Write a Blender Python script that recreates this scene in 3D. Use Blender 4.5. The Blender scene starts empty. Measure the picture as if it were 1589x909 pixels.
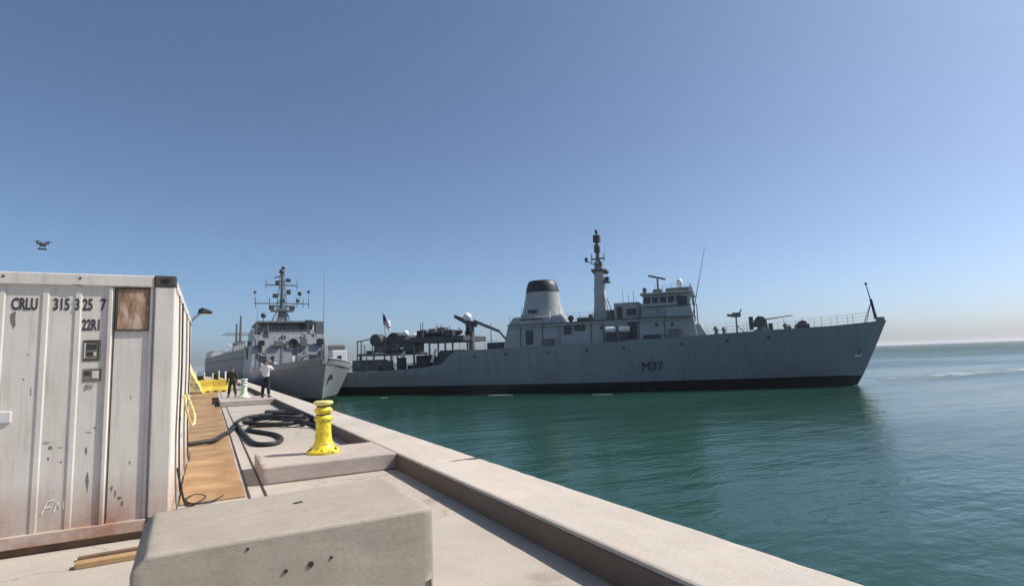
import bpy, bmesh, math, random
from mathutils import Vector, Matrix
R = math.radians
random.seed(11)
scene = bpy.context.scene
C = scene.collection

# ------------------------------------------------------------------ camera
CAM_Z = 1.65
PITCH, YAW, ROLL = R(6.5815), R(-28.1234), R(-2.0618)
cam = bpy.data.cameras.new('camera')
cam.sensor_width = 36.0
cam.lens = 880.0 / 1589.0 * 36.0
cam.clip_start = 0.05
cam.clip_end = 60000
camo = bpy.data.objects.new('camera', cam)
C.objects.link(camo)
camo.matrix_world = (Matrix.Translation((0, 0, CAM_Z)) @ Matrix.Rotation(YAW, 4, 'Z')
                     @ Matrix.Rotation(R(90) + PITCH, 4, 'X') @ Matrix.Rotation(ROLL, 4, 'Z'))
scene.camera = camo

# ------------------------------------------------------------------ world, sun, exposure
SUN_EL, SUN_AZ = R(47), R(108)          # azimuth clockwise from +Y (the quay direction)
world = bpy.data.worlds.new('World')
scene.world = world
world.use_nodes = True
wn = world.node_tree
for n in list(wn.nodes):
    wn.nodes.remove(n)
wo = wn.nodes.new('ShaderNodeOutputWorld')
wb = wn.nodes.new('ShaderNodeBackground')
sky = wn.nodes.new('ShaderNodeTexSky')
sky.sky_type = 'NISHITA'
sky.sun_disc = False
sky.sun_elevation = SUN_EL
sky.sun_rotation = SUN_AZ
sky.air_density = 0.65
sky.dust_density = 1.5
sky.ozone_density = 6.0
sky.altitude = 0
wb.inputs['Strength'].default_value = 0.114
hsv = wn.nodes.new('ShaderNodeHueSaturation')      # the phone's slightly washed-out blue
hsv.inputs['Saturation'].default_value = 0.92
hsv.inputs['Hue'].default_value = 0.492
wn.links.new(sky.outputs[0], hsv.inputs['Color'])
wn.links.new(hsv.outputs[0], wb.inputs[0])
wn.links.new(wb.outputs[0], wo.inputs[0])

sl = bpy.data.lights.new('sun', 'SUN')
sl.energy = 4.7
sl.angle = R(0.53)
sl.color = (1.0, 0.93, 0.84)
so = bpy.data.objects.new('sun', sl)
C.objects.link(so)
sd = Vector((math.sin(SUN_AZ) * math.cos(SUN_EL), math.cos(SUN_AZ) * math.cos(SUN_EL), math.sin(SUN_EL)))
so.rotation_euler = (-sd).to_track_quat('-Z', 'Y').to_euler()
so.location = (30, -10, 40)

scene.view_settings.view_transform = 'Standard'
scene.view_settings.look = 'None'
scene.view_settings.exposure = 0.32
scene.view_settings.gamma = 1.0
scene.view_settings.use_curve_mapping = False


# ------------------------------------------------------------------ materials
def lin(c):
    return tuple(((v / 12.92) if v <= 0.04045 else ((v + 0.055) / 1.055) ** 2.4) for v in c)


class NT:
    def __init__(self, name):
        self.m = bpy.data.materials.new(name)
        self.m.use_nodes = True
        self.t = self.m.node_tree
        self.b = next(n for n in self.t.nodes if n.type == 'BSDF_PRINCIPLED')
        self.tc = self.t.nodes.new('ShaderNodeTexCoord')

    def n(self, kind, **kw):
        nd = self.t.nodes.new(kind)
        for k, v in kw.items():
            if hasattr(nd, k):
                setattr(nd, k, v)
            else:
                nd.inputs[k].default_value = v
        return nd

    def l(self, a, b):
        self.t.links.new(a, b)

    def coord(self, scale=(1, 1, 1), space='Object', loc=(0, 0, 0)):
        mp = self.n('ShaderNodeMapping')
        mp.inputs['Scale'].default_value = scale
        mp.inputs['Location'].default_value = loc
        self.l(self.tc.outputs[space], mp.inputs[0])
        return mp.outputs[0]

    def noise(self, vec, scale, detail=6, rough=.6):
        nz = self.n('ShaderNodeTexNoise')
        nz.inputs['Scale'].default_value = scale
        nz.inputs['Detail'].default_value = detail
        nz.inputs['Roughness'].default_value = rough
        self.l(vec, nz.inputs['Vector'])
        return nz.outputs['Fac']

    def ramp(self, fac, stops):
        r = self.n('ShaderNodeValToRGB')
        e = r.color_ramp.elements
        e[0].position, e[0].color = stops[0][0], (*stops[0][1], 1)
        e[1].position, e[1].color = stops[-1][0], (*stops[-1][1], 1)
        for p, c in stops[1:-1]:
            x = e.new(p)
            x.color = (*c, 1)
        self.l(fac, r.inputs[0])
        return r.outputs[0]

    def mix(self, fac, a, b, mode='MIX'):
        mx = self.n('ShaderNodeMix', data_type='RGBA', blend_type=mode)
        for sock, v in ((mx.inputs['Factor'], fac), (mx.inputs['A'], a), (mx.inputs['B'], b)):
            pass
        fs = [s for s in mx.inputs if s.name == 'Factor' and s.type == 'VALUE'][0]
        as_ = [s for s in mx.inputs if s.name == 'A' and s.type == 'RGBA'][0]
        bs = [s for s in mx.inputs if s.name == 'B' and s.type == 'RGBA'][0]
        for sock, v in ((fs, fac), (as_, a), (bs, b)):
            if hasattr(v, 'links') or hasattr(v, 'is_linked'):
                self.l(v, sock)
            else:
                sock.default_value = v if isinstance(v, (int, float)) else (*v, 1)
        return [s for s in mx.outputs if s.type == 'RGBA'][0]

    def math(self, op, a, b=0.0, clamp=False):
        nd = self.n('ShaderNodeMath', operation=op, use_clamp=clamp)
        for i, v in enumerate((a, b)):
            if isinstance(v, (int, float)):
                nd.inputs[i].default_value = v
            else:
                self.l(v, nd.inputs[i])
        return nd.outputs[0]

    def bump(self, h, strength, dist=.02):
        bp = self.n('ShaderNodeBump')
        bp.inputs['Strength'].default_value = strength
        bp.inputs['Distance'].default_value = dist
        self.l(h, bp.inputs['Height'])
        self.l(bp.outputs[0], self.b.inputs['Normal'])

    def done(self, col=None, rough=.6, metal=0., spec=None):
        if col is not None:
            if hasattr(col, 'links') or hasattr(col, 'is_linked'):
                self.l(col, self.b.inputs['Base Color'])
            else:
                self.b.inputs['Base Color'].default_value = (*col, 1)
        if isinstance(rough, (int, float)):
            self.b.inputs['Roughness'].default_value = rough
        else:
            self.l(rough, self.b.inputs['Roughness'])
        self.b.inputs['Metallic'].default_value = metal
        if spec is not None:
            self.b.inputs['Specular IOR Level'].default_value = spec
        return self.m


def simple(name, col, rough=.55, var=.18, scale=3., metal=0., bump=.0, bscale=40., spec=None, space='Object'):
    t = NT(name)
    f = t.noise(t.coord(space=space), scale)
    a = tuple(c * (1 - var) for c in col)
    b = tuple(min(1, c * (1 + var)) for c in col)
    c = t.ramp(f, [(.3, a), (.7, b)])
    if bump:
        t.bump(t.noise(t.coord(space=space), bscale, 4), bump, .01)
    return t.done(c, rough, metal, spec)


def concrete(name, col, stain=(.75, .7, .66), dark=.35, rough=.85, bump=.35, cracks=False):
    t = NT(name)
    v = t.coord()
    big = t.noise(v, .55, 5)
    mid = t.noise(v, 3.2, 7, .65)
    fine = t.noise(v, 38, 6, .7)
    c = t.ramp(big, [(.3, tuple(x * .86 for x in col)), (.7, tuple(min(1, x * 1.08) for x in col))])
    st = t.ramp(mid, [(.42, (0, 0, 0)), (.72, (1, 1, 1))])
    c = t.mix(t.math('MULTIPLY', st, dark), c, tuple(x * y for x, y in zip(col, stain)))
    sp = t.ramp(fine, [(.3, (.84, .84, .84)), (.6, (1.03, 1.03, 1.03))])
    c = t.mix(.8, c, sp, 'MULTIPLY')
    vo = t.n('ShaderNodeTexVoronoi')
    vo.inputs['Scale'].default_value = 9
    t.l(v, vo.inputs['Vector'])
    pit = t.ramp(vo.outputs['Distance'], [(.02, (.45, .42, .4)), (.06, (1, 1, 1))])
    c = t.mix(.45, c, pit, 'MULTIPLY')
    if cracks:
        wob = t.n('ShaderNodeVectorMath', operation='ADD')
        t.l(v, wob.inputs[0])
        nz = t.n('ShaderNodeTexNoise')
        nz.inputs['Scale'].default_value = 1.7
        nz.inputs['Detail'].default_value = 6
        t.l(v, nz.inputs['Vector'])
        t.l(nz.outputs['Color'], wob.inputs[1])
        ve = t.n('ShaderNodeTexVoronoi', feature='DISTANCE_TO_EDGE')
        ve.inputs['Scale'].default_value = .42
        t.l(wob.outputs[0], ve.inputs['Vector'])
        cr_ = t.ramp(ve.outputs['Distance'], [(.0, (.25, .22, .2)), (.0055, (1, 1, 1))])
        c = t.mix(.55, c, cr_, 'MULTIPLY')
        oil = t.ramp(t.noise(t.coord(loc=(4.3, 2.1, 0)), 1.1, 8, .6), [(.60, (1, 1, 1)), (.76, (.52, .48, .45))])
        c = t.mix(.8, c, oil, 'MULTIPLY')
    h = t.math('ADD', fine, t.math('MULTIPLY', mid, .6))
    t.bump(h, bump, .012)
    return t.done(c, rough, 0, .25)


M = {}
M['quay'] = concrete('quay_concrete', (.435, .390, .338), cracks=True)
M['kerb'] = concrete('kerb_concrete', (.515, .462, .405), dark=.22)
M['block'] = concrete('block_concrete', (.385, .34, .28), dark=.45, bump=.16)
M['pad'] = concrete('pad_concrete', (.43, .375, .335))
M['wall'] = concrete('quay_wall_concrete', (.26, .235, .21), dark=.5)
M['tar'] = concrete('dark_coated_concrete', (.15, .122, .105), dark=.4)  # kerb concrete with the inner face's shade painted in as darker colour
M['grime'] = simple('joint_grime', (.035, .03, .027), .9, .3, 8)
M['rail'] = simple('rail_steel', (.055, .042, .036), .6, .4, 5, .4)
M['tan'] = None


def hull_paint(name, col):
    t = NT(name)
    v = t.coord()
    c = t.ramp(t.noise(v, .35, 4), [(.3, tuple(x * .9 for x in col)), (.7, tuple(x * 1.08 for x in col))])
    st = t.ramp(t.noise(t.coord((1.5, 1.5, .10)), 1.6, 6, .65), [(.48, (1, 1, 1)), (.74, (.70, .68, .64))])
    c = t.mix(.65, c, st, 'MULTIPLY')
    ru = t.ramp(t.noise(t.coord((2.2, 2.2, .16), loc=(7, 3, 1)), 1.3, 7, .7), [(.655, (0, 0, 0)), (.73, (1, 1, 1))])
    c = t.mix(t.math('MULTIPLY', ru, .35), c, (.16, .095, .06))
    br_ = t.n('ShaderNodeTexBrick')
    br_.inputs['Scale'].default_value = 1.0
    br_.inputs['Mortar Size'].default_value = .018
    br_.inputs['Brick Width'].default_value = 3.2
    br_.inputs['Row Height'].default_value = 1.25
    br_.inputs['Color1'].default_value = br_.inputs['Color2'].default_value = (1, 1, 1, 1)
    br_.inputs['Mortar'].default_value = (.82, .82, .82, 1)
    sw = t.n('ShaderNodeSeparateXYZ')
    cb = t.n('ShaderNodeCombineXYZ')
    t.l(v, sw.inputs[0])
    t.l(sw.outputs['X'], cb.inputs['X'])
    t.l(sw.outputs['Z'], cb.inputs['Y'])
    t.l(cb.outputs[0], br_.inputs['Vector'])
    c = t.mix(.5, c, br_.outputs['Color'], 'MULTIPLY')
    t.bump(t.noise(t.coord((.8, .8, .8)), 1.1, 3), .10, .15)
    return t.done(c, .45)


M['hullgrey'] = hull_paint('ship_grey_paint', (.235, .258, .275))
M['hull2'] = hull_paint('minehunter_grey_paint', (.25, .262, .28))
M['hull3'] = simple('auxiliary_grey_paint', (.12, .122, .13), .5, .12, .15)
M['super'] = simple('superstructure_grey_paint', (.33, .35, .355), .45, .10, .6)
M['deck'] = simple('deck_grey_paint', (.10, .115, .115), .7, .2, 1.2)
M['darkgear'] = simple('dark_grey_equipment', (.045, .05, .055), .5, .3, 2)
M['midgear'] = simple('mid_grey_equipment', (.13, .14, .145), .5, .25, 2)
M['boot'] = simple('black_boot_topping', (.012, .013, .017), .4, .3, .8)
M['funneltop'] = simple('funnel_black', (.014, .02, .022), .5, .3, 1)
M['glass'] = simple('dark_window_glass', (.012, .014, .017), .08, .1, 1)
M['black'] = simple('black_fitting', (.012, .012, .013), .5, .3, 3)
M['white'] = simple('white_paint', (.76, .75, .73), .45, .08, 4)
M['dome'] = simple('white_dome', (.8, .8, .78), .3, .05, 2)
M['orange'] = simple('liferaft_orange', (.5, .12, .03), .6, .15, 2)
M['yellow'] = None
M['hose'] = simple('black_rubber_hose', (.022, .021, .021), .62, .35, 6, bump=.15)
M['paleyellow'] = simple('pale_yellow_tarp', (.62, .52, .22), .7, .25, 3, bump=.3, bscale=6)
M['barrier'] = simple('yellow_barrier_plastic', (.62, .45, .06), .5, .22, 2.2)
M['palegreen'] = simple('pale_green_bollard_paint', (.58, .68, .50), .45, .18, 5)
M['brown'] = simple('brown_timber', (.14, .085, .05), .8, .35, 5)
M['capyellow'] = simple('pale_worn_cap', (.66, .60, .24), .5, .2, 9)  # bollard cap paler than the stem: sunlight on its top put into the colour
M['rope'] = simple('yellow_rope', (.68, .58, .22), .8, .2, 20)
M['skin'] = simple('skin', (.30, .17, .11), .55, .08, 8)
M['shirt'] = simple('white_shirt', (.74, .74, .72), .8, .05, 5, bump=.15, bscale=14)
M['trousers'] = simple('dark_trousers', (.018, .019, .024), .85, .2, 5)
M['coverall'] = simple('dark_green_coverall', (.03, .038, .02), .85, .25, 5)
M['hair'] = simple('black_hair', (.012, .01, .009), .6, .2, 30)
M['shoe'] = simple('black_shoe', (.012, .012, .012), .4, .2, 10)
M['flagred'] = simple('flag_red', (.22, .03, .035), .8, .05)
M['flagblue'] = simple('flag_blue', (.02, .03, .13), .8, .05)
M['foam'] = simple('foam_white', (.72, .78, .78), .6, .12, 3)
M['ink'] = simple('marking_black', (.03, .03, .032), .6, .4, 22)
M['sign'] = simple('sign_grey_brown', (.16, .145, .125), .6, .3, 14)
M['smudge'] = simple('grey_smudge', (.33, .30, .28), .7, .3, 20)
M['casting'] = simple('corner_casting_dark', (.06, .05, .045), .7, .4, 9, bump=.3)
M['gasket'] = simple('door_gasket_black', (.04, .036, .034), .7, .3, 8)
M['galv'] = simple('galvanised_white', (.60, .60, .60), .4, .1, 6)


def yellow_paint():
    t = NT('bollard_yellow_paint')
    v = t.coord()
    c = t.ramp(t.noise(v, 5, 6), [(.3, (.62, .50, .02)), (.7, (.80, .68, .045))])
    w = t.ramp(t.noise(v, 11, 8, .7), [(.52, (0, 0, 0)), (.62, (1, 1, 1))])
    c = t.mix(t.math('MULTIPLY', w, .8), c, (.20, .13, .045))
    t.bump(t.noise(v, 30, 5), .25, .01)
    return t.done(c, .42)


M['yellow'] = yellow_paint()


def tan_board():
    t = NT('tan_plywood')
    v = t.coord()
    oi = t.n('ShaderNodeObjectInfo')
    g = t.noise(t.coord((14, 1.2, 1)), 2.2, 6, .7)
    c = t.ramp(g, [(.3, (.36, .235, .125)), (.7, (.45, .30, .17))])
    off = t.n('ShaderNodeVectorMath', operation='ADD')
    t.l(v, off.inputs[0])
    t.l(oi.outputs['Random'], off.inputs[1])
    st = t.ramp(t.noise(off.outputs[0], 1.4, 5), [(.35, (.62, .58, .52)), (.65, (1.05, 1.03, 1))])
    c = t.mix(.9, c, st, 'MULTIPLY')
    rnd = t.ramp(oi.outputs['Random'], [(0, (.78, .76, .74)), (1, (1.12, 1.1, 1.06))])
    c = t.mix(1., c, rnd, 'MULTIPLY')
    t.bump(t.noise(t.coord((30, 2, 1)), 4, 5), .2, .01)
    return t.done(c, .75, 0, .3)


M['tan'] = tan_board()


def container_paint():
    t = NT('container_white_paint')
    v = t.coord()                                   # metres in the container's frame
    sep = t.n('ShaderNodeSeparateXYZ')
    t.l(v, sep.inputs[0])
    z = sep.outputs['Z']
    base = t.ramp(t.noise(v, 1.3, 6), [(.3, (.57, .53, .475)), (.7, (.68, .64, .585))])
    # runs of dirt
    run = t.ramp(t.noise(t.coord((9, 9, .6)), 2.5, 6, .65), [(.5, (0, 0, 0)), (.75, (1, 1, 1))])
    base = t.mix(t.math('MULTIPLY', run, .5), base, (.36, .315, .27))
    # rust and red dust rising from the sill
    zz = t.math('SUBTRACT', 1.0, t.math('MULTIPLY', z, 1.5), True)
    n = t.noise(v, 2.6, 7, .65)
    ru = t.math('MULTIPLY', t.math('ADD', n, -.22, True), t.math('MULTIPLY', zz, 3.4), True)
    base = t.mix(ru, base, (.36, .20, .135))
    # flaked spots with rust
    sp = t.ramp(t.noise(v, 9, 9, .72), [(.66, (0, 0, 0)), (.70, (1, 1, 1))])
    base = t.mix(t.math('MULTIPLY', sp, .8), base, (.13, .075, .05))
    t.bump(t.noise(v, 5, 5), .18, .02)
    return t.done(base, .5, 0, .4)


M['cont'] = container_paint()


def rust_plate():
    t = NT('rust_stained_plate')
    v = t.coord()
    c = t.ramp(t.noise(t.coord((7, 7, 2.2)), 1.6, 7, .65),
               [(.32, (.11, .06, .04)), (.5, (.32, .19, .12)), (.66, (.58, .46, .36))])
    t.bump(t.noise(v, 18, 5), .3, .01)
    return t.done(c, .7)


M['rustplate'] = rust_plate()


def water():
    t = NT('sea_water')
    v = t.coord(space='Object')
    # swell / ripples / fine chop
    a = t.noise(t.coord((.45, 1.0, 1), loc=(3, 1, 0)), .42, 4, .55)
    b = t.noise(t.coord((1.0, 1.7, 1)), 1.5, 4, .55)
    c = t.noise(t.coord((1.2, 1.8, 1)), 6.0, 3, .5)
    h = t.math('ADD', t.math('MULTIPLY', a, 1.0), t.math('ADD', t.math('MULTIPLY', b, .22), t.math('MULTIPLY', c, .025)))
    t.bump(h, .20, .8)
    patch = t.noise(t.coord((.02, .05, 1)), 1.0, 4)
    col = t.ramp(patch, [(.35, (.009, .043, .027)), (.65, (.016, .063, .041))])
    ro = t.ramp(t.noise(t.coord((.012, .05, 1), loc=(5, 2, 0)), 1.2, 3), [(.4, (.10, .10, .10)), (.6, (.22, .22, .22))])
    sx = t.n('ShaderNodeSeparateXYZ')
    t.l(v, sx.inputs[0])
    op = t.n('ShaderNodeMapRange')               # open water beyond the harbour is choppier
    op.inputs['From Min'].default_value = 60
    op.inputs['From Max'].default_value = 400
    op.inputs['To Min'].default_value = 0
    op.inputs['To Max'].default_value = .34
    t.l(sx.outputs['X'], op.inputs['Value'])
    ro = t.math('ADD', ro, op.outputs[0])
    t.b.inputs['IOR'].default_value = 1.33
    return t.done(col, ro)


M['water'] = water()


# ------------------------------------------------------------------ mesh helpers
class MB:
    def __init__(self):
        self.v, self.f = [], []

    def box(self, x0, x1, y0, y1, z0, z1):
        n = len(self.v)
        self.v += [(x, y, z) for z in (z0, z1) for x, y in ((x0, y0), (x1, y0), (x1, y1), (x0, y1))]
        self.f += [tuple(n + i for i in q) for q in
                   ((3, 2, 1, 0), (4, 5, 6, 7), (0, 1, 5, 4), (1, 2, 6, 5), (2, 3, 7, 6), (3, 0, 4, 7))]
        return self

    def loft(self, rings, cap=True, closed=True):
        n = len(self.v)
        k = len(rings[0])
        for r in rings:
            self.v += [tuple(p) for p in r]
        for i in range(len(rings) - 1):
            for j in range(k if closed else k - 1):
                j2 = (j + 1) % k
                self.f.append((n + i * k + j, n + i * k + j2, n + (i + 1) * k + j2, n + (i + 1) * k + j))
        if cap:
            self.f.append(tuple(n + j for j in reversed(range(k))))
            self.f.append(tuple(n + (len(rings) - 1) * k + j for j in range(k)))
        return self

    def cyl(self, p0, p1, r0, r1=None, n=8):
        return self.tube([p0, p1], [r0, r0 if r1 is None else r1], n)

    def tube(self, pts, r, n=8):
        pts = [Vector(p) for p in pts]
        if isinstance(r, (int, float)):
            r = [r] * len(pts)
        rings = []
        up = None
        for i, p in enumerate(pts):
            d = (pts[min(i + 1, len(pts) - 1)] - pts[max(i - 1, 0)]).normalized()
            if up is None:
                up = Vector((0, 0, 1)) if abs(d.z) < .9 else Vector((1, 0, 0))
            s = d.cross(up)
            if s.length < 1e-4:
                s = d.cross(Vector((0, 1, 0)))
            s.normalize()
            u = s.cross(d).normalized()
            up = u
            rings.append([p + (s * math.cos(2 * math.pi * k / n) + u * math.sin(2 * math.pi * k / n)) * r[i] for k in range(n)])
        return self.loft(rings)

    def lathe(self, prof, c=(0, 0, 0), n=20):
        rings = [[(c[0] + r * math.cos(2 * math.pi * k / n), c[1] + r * math.sin(2 * math.pi * k / n), c[2] + z)
                  for k in range(n)] for r, z in prof]
        return self.loft(rings)

    def prism_y(self, poly, y0, y1):
        """polygon in x,z extruded along y"""
        return self.loft([[(x, y0, z) for x, z in poly], [(x, y1, z) for x, z in poly]])

    def prism_z(self, poly, z0, z1):
        return self.loft([[(x, y, z0) for x, y in poly], [(x, y, z1) for x, y in poly]])

    def frustum(self, x0, x1, hy, z0, X0, X1, HY, z1):
        """box whose base is x0..x1, +-hy and top X0..X1, +-HY"""
        return self.loft([[(x0, -hy, z0), (x1, -hy, z0), (x1, hy, z0), (x0, hy, z0)],
                          [(X0, -HY, z1), (X1, -HY, z1), (X1, HY, z1), (X0, HY, z1)]])

    def ball(self, c, r, n=10, m=6, sz=1.):
        prof = [(max(1e-3, r * math.sin(math.pi * i / m)), -r * sz * math.cos(math.pi * i / m)) for i in range(m + 1)]
        return self.lathe(prof, c, n)

    def mesh(self, name, mat, smooth=None):
        me = bpy.data.meshes.new(name)
        me.from_pydata(self.v, [], self.f)
        bm = bmesh.new()
        bm.from_mesh(me)
        bmesh.ops.recalc_face_normals(bm, faces=bm.faces)
        bm.to_mesh(me)
        bm.free()
        me.materials.append(M[mat] if isinstance(mat, str) else mat)
        if smooth is not None:
            me.polygons.foreach_set('use_smooth', [True] * len(me.polygons))
            me.set_sharp_from_angle(angle=R(smooth))
        return me

    def build(self, name, mat, parent=None, smooth=None, bevel=0., loc=None, rz=0., seg=2):
        me = self.mesh(name, mat, smooth)
        o = bpy.data.objects.new(name, me)
        C.objects.link(o)
        if parent:
            o.parent = parent
        if loc:
            o.location = loc
        o.rotation_euler.z = rz
        if bevel:
            b = o.modifiers.new('bevel', 'BEVEL')
            b.width = bevel
            b.segments = seg
            b.limit_method = 'ANGLE'
            b.angle_limit = R(35)
        return o


def wobble(o, levels, strength, scale):
    sb = o.modifiers.new('dice', 'SUBSURF')
    sb.subdivision_type = 'SIMPLE'
    sb.levels = sb.render_levels = levels
    tx = bpy.data.textures.get('worn_%g' % scale)
    if tx is None:
        tx = bpy.data.textures.new('worn_%g' % scale, 'CLOUDS')
        tx.noise_scale = scale
        tx.noise_depth = 4
    d = o.modifiers.new('worn', 'DISPLACE')
    d.texture = tx
    d.strength = strength
    d.mid_level = .5
    d.texture_coords = 'LOCAL'
    o.data.polygons.foreach_set('use_smooth', [True] * len(o.data.polygons))
    return o


def tag(o, label=None, cat=None, group=None, kind=None):
    for k, v in (('label', label), ('category', cat), ('group', group), ('kind', kind)):
        if v:
            o[k] = v
    return o


def empty(name, loc=(0, 0, 0), rz=0., label=None, cat=None, group=None):
    o = bpy.data.objects.new(name, None)
    C.objects.link(o)
    o.location = loc
    o.rotation_euler.z = rz
    o.empty_display_size = .2
    return tag(o, label, cat, group)


def copy_tree(o, parent=None):
    c = o.copy()
    C.objects.link(c)
    c.parent = parent
    for ch in list(o.children):
        copy_tree(ch, c)
    return c


def text(name, s, size, mat, parent, xscale=1., extrude=.0015, align='LEFT', matrix=None, weight=0.):
    cu = bpy.data.curves.new(name, 'FONT')
    cu.body = s
    cu.size = size
    cu.align_x = align
    cu.extrude = extrude
    cu.offset = weight
    cu.resolution_u = 3
    to = bpy.data.objects.new(name + '_tmp', cu)
    C.objects.link(to)
    bpy.context.view_layer.update()
    me = bpy.data.meshes.new_from_object(to.evaluated_get(bpy.context.evaluated_depsgraph_get()))
    bpy.data.objects.remove(to)
    me.transform(Matrix.Diagonal((xscale, 1, 1, 1)))
    me.materials.clear()
    me.materials.append(M[mat])
    o = bpy.data.objects.new(name, me)
    C.objects.link(o)
    o.parent = parent
    o.matrix_local = matrix
    return o


def smooth_path(pts, n=6):
    """Catmull-Rom through the points"""
    P = [Vector(p) for p in pts]
    P = [P[0]] + P + [P[-1]]
    out = []
    for i in range(1, len(P) - 2):
        for k in range(n):
            t = k / n
            a, b, c, d = P[i - 1], P[i], P[i + 1], P[i + 2]
            out.append(.5 * ((2 * b) + (c - a) * t + (2 * a - 5 * b + 4 * c - d) * t * t + (3 * b - a - 3 * c + d) * t ** 3))
    out.append(P[-2])
    return out


# ------------------------------------------------------------------ the setting: sea, quay, kerb
WL = -2.25
o = MB()
o.v = [(-8000, -8000, 0), (8000, -8000, 0), (8000, 8000, 0), (-8000, 8000, 0)]
o.f = [(0, 1, 2, 3)]
sea = o.build('sea', 'water', loc=(0, 0, WL))
tag(sea, 'teal green harbour water', 'sea', kind='structure')

KIN, KOUT, KH = 2.63, 3.45, .25         # kerb inner / outer face and height
poly = [(-600, -60), (3.40, -60), (3.40, 112), (-16, 380), (-16, 600), (-600, 600)]
q = MB().prism_z(poly, -6, 0)
quay = q.build('quay_pavement', 'quay')
tag(quay, 'pale concrete quay surface', 'pavement', kind='structure')

kerb = empty('kerb', (0, 0, 0))
tag(kerb, 'broad raised concrete kerb along the edge of the quay', 'kerb', kind='structure')
ends = [-6, 1.6, 7.66, 13.8, 19.9, 26.0, 32.1, 38.2, 44.3, 50.4, 56.5, 62.6, 68.7, 74.8, 80.9, 87, 93, 99, 105, 111.4]
for a, b in zip(ends[:-1], ends[1:]):
    s = MB().box(KIN, KOUT, a + .012, b - .012, .004, KH)
    sg = s.build('kerb_segment', 'kerb', kerb, bevel=.022)
    if 0 < b < 21:
        wobble(sg, 5, .016, .22)
# outer coping drop (the face of the kerb above the water)
MB().box(3.404, KOUT - .01, -6, 111.4, -.8, .002).build('coping_face', 'wall', kerb)
MB().box(KIN - .016, KIN - .001, -6, 8.93, .004, KH - .035).build('coated_face', 'tar', kerb)  # thin plates on the inner face, coloured dark to deepen its shade
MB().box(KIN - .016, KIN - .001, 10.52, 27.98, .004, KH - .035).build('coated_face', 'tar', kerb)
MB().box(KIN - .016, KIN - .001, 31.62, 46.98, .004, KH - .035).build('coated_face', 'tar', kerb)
g = MB().box(KIN + .05, KOUT - .05, 7.64, 7.68, .01, KH - .03)
g.build('joint_filler', 'grime', kerb)
MB().prism_z([(2.98, 7.655), (3.12, 7.635), (3.34, 7.60), (3.448, 7.575), (3.448, 7.70), (3.30, 7.69), (3.1, 7.675)], KH + .0005, KH + .003).build('joint_chip', 'grime', kerb)


def pad(y0, y1, x0, name='bollard_pad'):
    p = MB()
    p.box(x0, KIN - .004, y0, y1, .004, KH - .003)
    o = p.build(name, 'pad', kerb, bevel=.02)
    wobble(o, 5, .014, .2)
    return o


pad(8.95, 10.5, .69)
pad(28.0, 31.6, .42)
pad(47.0, 49.5, .42)

# two flush steel rails in the paving
for x in (.49, .685):
    MB().box(x - .014, x + .014, -4, 60, .002, .010).build('slot_rail', 'rail', quay)
# paving joints across the quay
for y in (24.4, 33.4, 40):
    MB().box(.72, KIN - .02, y - .006, y + .006, .002, .006).build('paving_joint', 'grime', quay)

# tan boards laid between the container and the slot
bw = empty('board_walkway', (0, 0, 0))
tag(bw, 'strip of worn tan plywood sheets laid along the quay beside the container', 'walkway')
yy = 8.3
i = 0
while yy < 46:
    ln = 1.22
    x0 = -.29 if yy < 12.9 else -.98
    x0 += random.uniform(-.02, .02)
    x1 = .455 + random.uniform(-.025, .0)
    nn = 6
    mb = MB()
    zz = [.006 + .012 * math.sin(math.pi * k / nn) ** 2 * random.uniform(.6, 1.6) for k in range(nn + 1)]
    rings = []
    for k in range(nn + 1):
        y = -ln / 2 + ln * k / nn
        rings.append([(x0, y, zz[k] - .003), (x1, y, zz[k] - .003), (x1, y, zz[k] + .015), (x0, y, zz[k] + .015)])
    mb.loft(rings)
    b = mb.build('plywood_sheet', 'tan', bw, loc=(0, yy + ln / 2, 0), rz=random.uniform(-.006, .006))
    yy += ln + .012
    i += 1

# ------------------------------------------------------------------ concrete block in the foreground
bh = .75
blk = empty('concrete_block', (.5, 4.0, 0), label='large tan cast concrete block with chamfered edges and small holes', cat='concrete block')
FL, FR, BR, BL = (-.255, 3.44), (1.24, 3.46), (1.265, 4.60), (-.285, 4.44)
bx, by = .5, 4.0
loc = lambda p, dx=0, z=0: (p[0] - bx + dx, p[1] - by, z)
mb = MB().loft([[loc(FL, -.065, .004), loc(FR, 0, .004), loc(BR, 0, .004), loc(BL, -.065, .004)],
                [loc(FL, -.065, .675), loc(FR, 0, .675), loc(BR, 0, .675), loc(BL, -.065, .675)],
                [loc(FL, 0, bh), loc(FR, 0, bh), loc(BR, 0, bh), loc(BL, 0, bh)]])
wobble(mb.build('block_body', 'block', blk, bevel=.016, seg=2), 5, .010, .15)
for (x, z, r) in ((.39, .55, .011), (.52, .56, .016), (.63, .575, .009), (.20, .70, .008), (.47, .42, .01), (.9, .30, .012)):
    mb = MB().cyl((x - bx, 3.4355 - by + .0134 * (x + .255), z), (x - bx, 3.452 - by, z), r, r, 10)
    mb.build('form_hole', 'grime', blk)
mb = MB().box(-.03, .03, -.008, .008, bh + .001, bh + .006)
mb.build('lifting_eye', 'rail', blk, loc=(.04, .13, 0), rz=.3)


# ------------------------------------------------------------------ shipping container
CX0, CX1, CY0, CY1, CZ0, CZ1 = -2.77, -.33, 6.95, 13.01, .07, 2.65
ct = empty('shipping_container', (0, 0, 0), label='weathered white steel shipping container with rust stains and black code lettering', cat='container')


def cbox(name, mat, *b, bevel=.006, parent=ct, smooth=None):
    return MB().box(*b).build(name, mat, parent, bevel=bevel)


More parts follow.
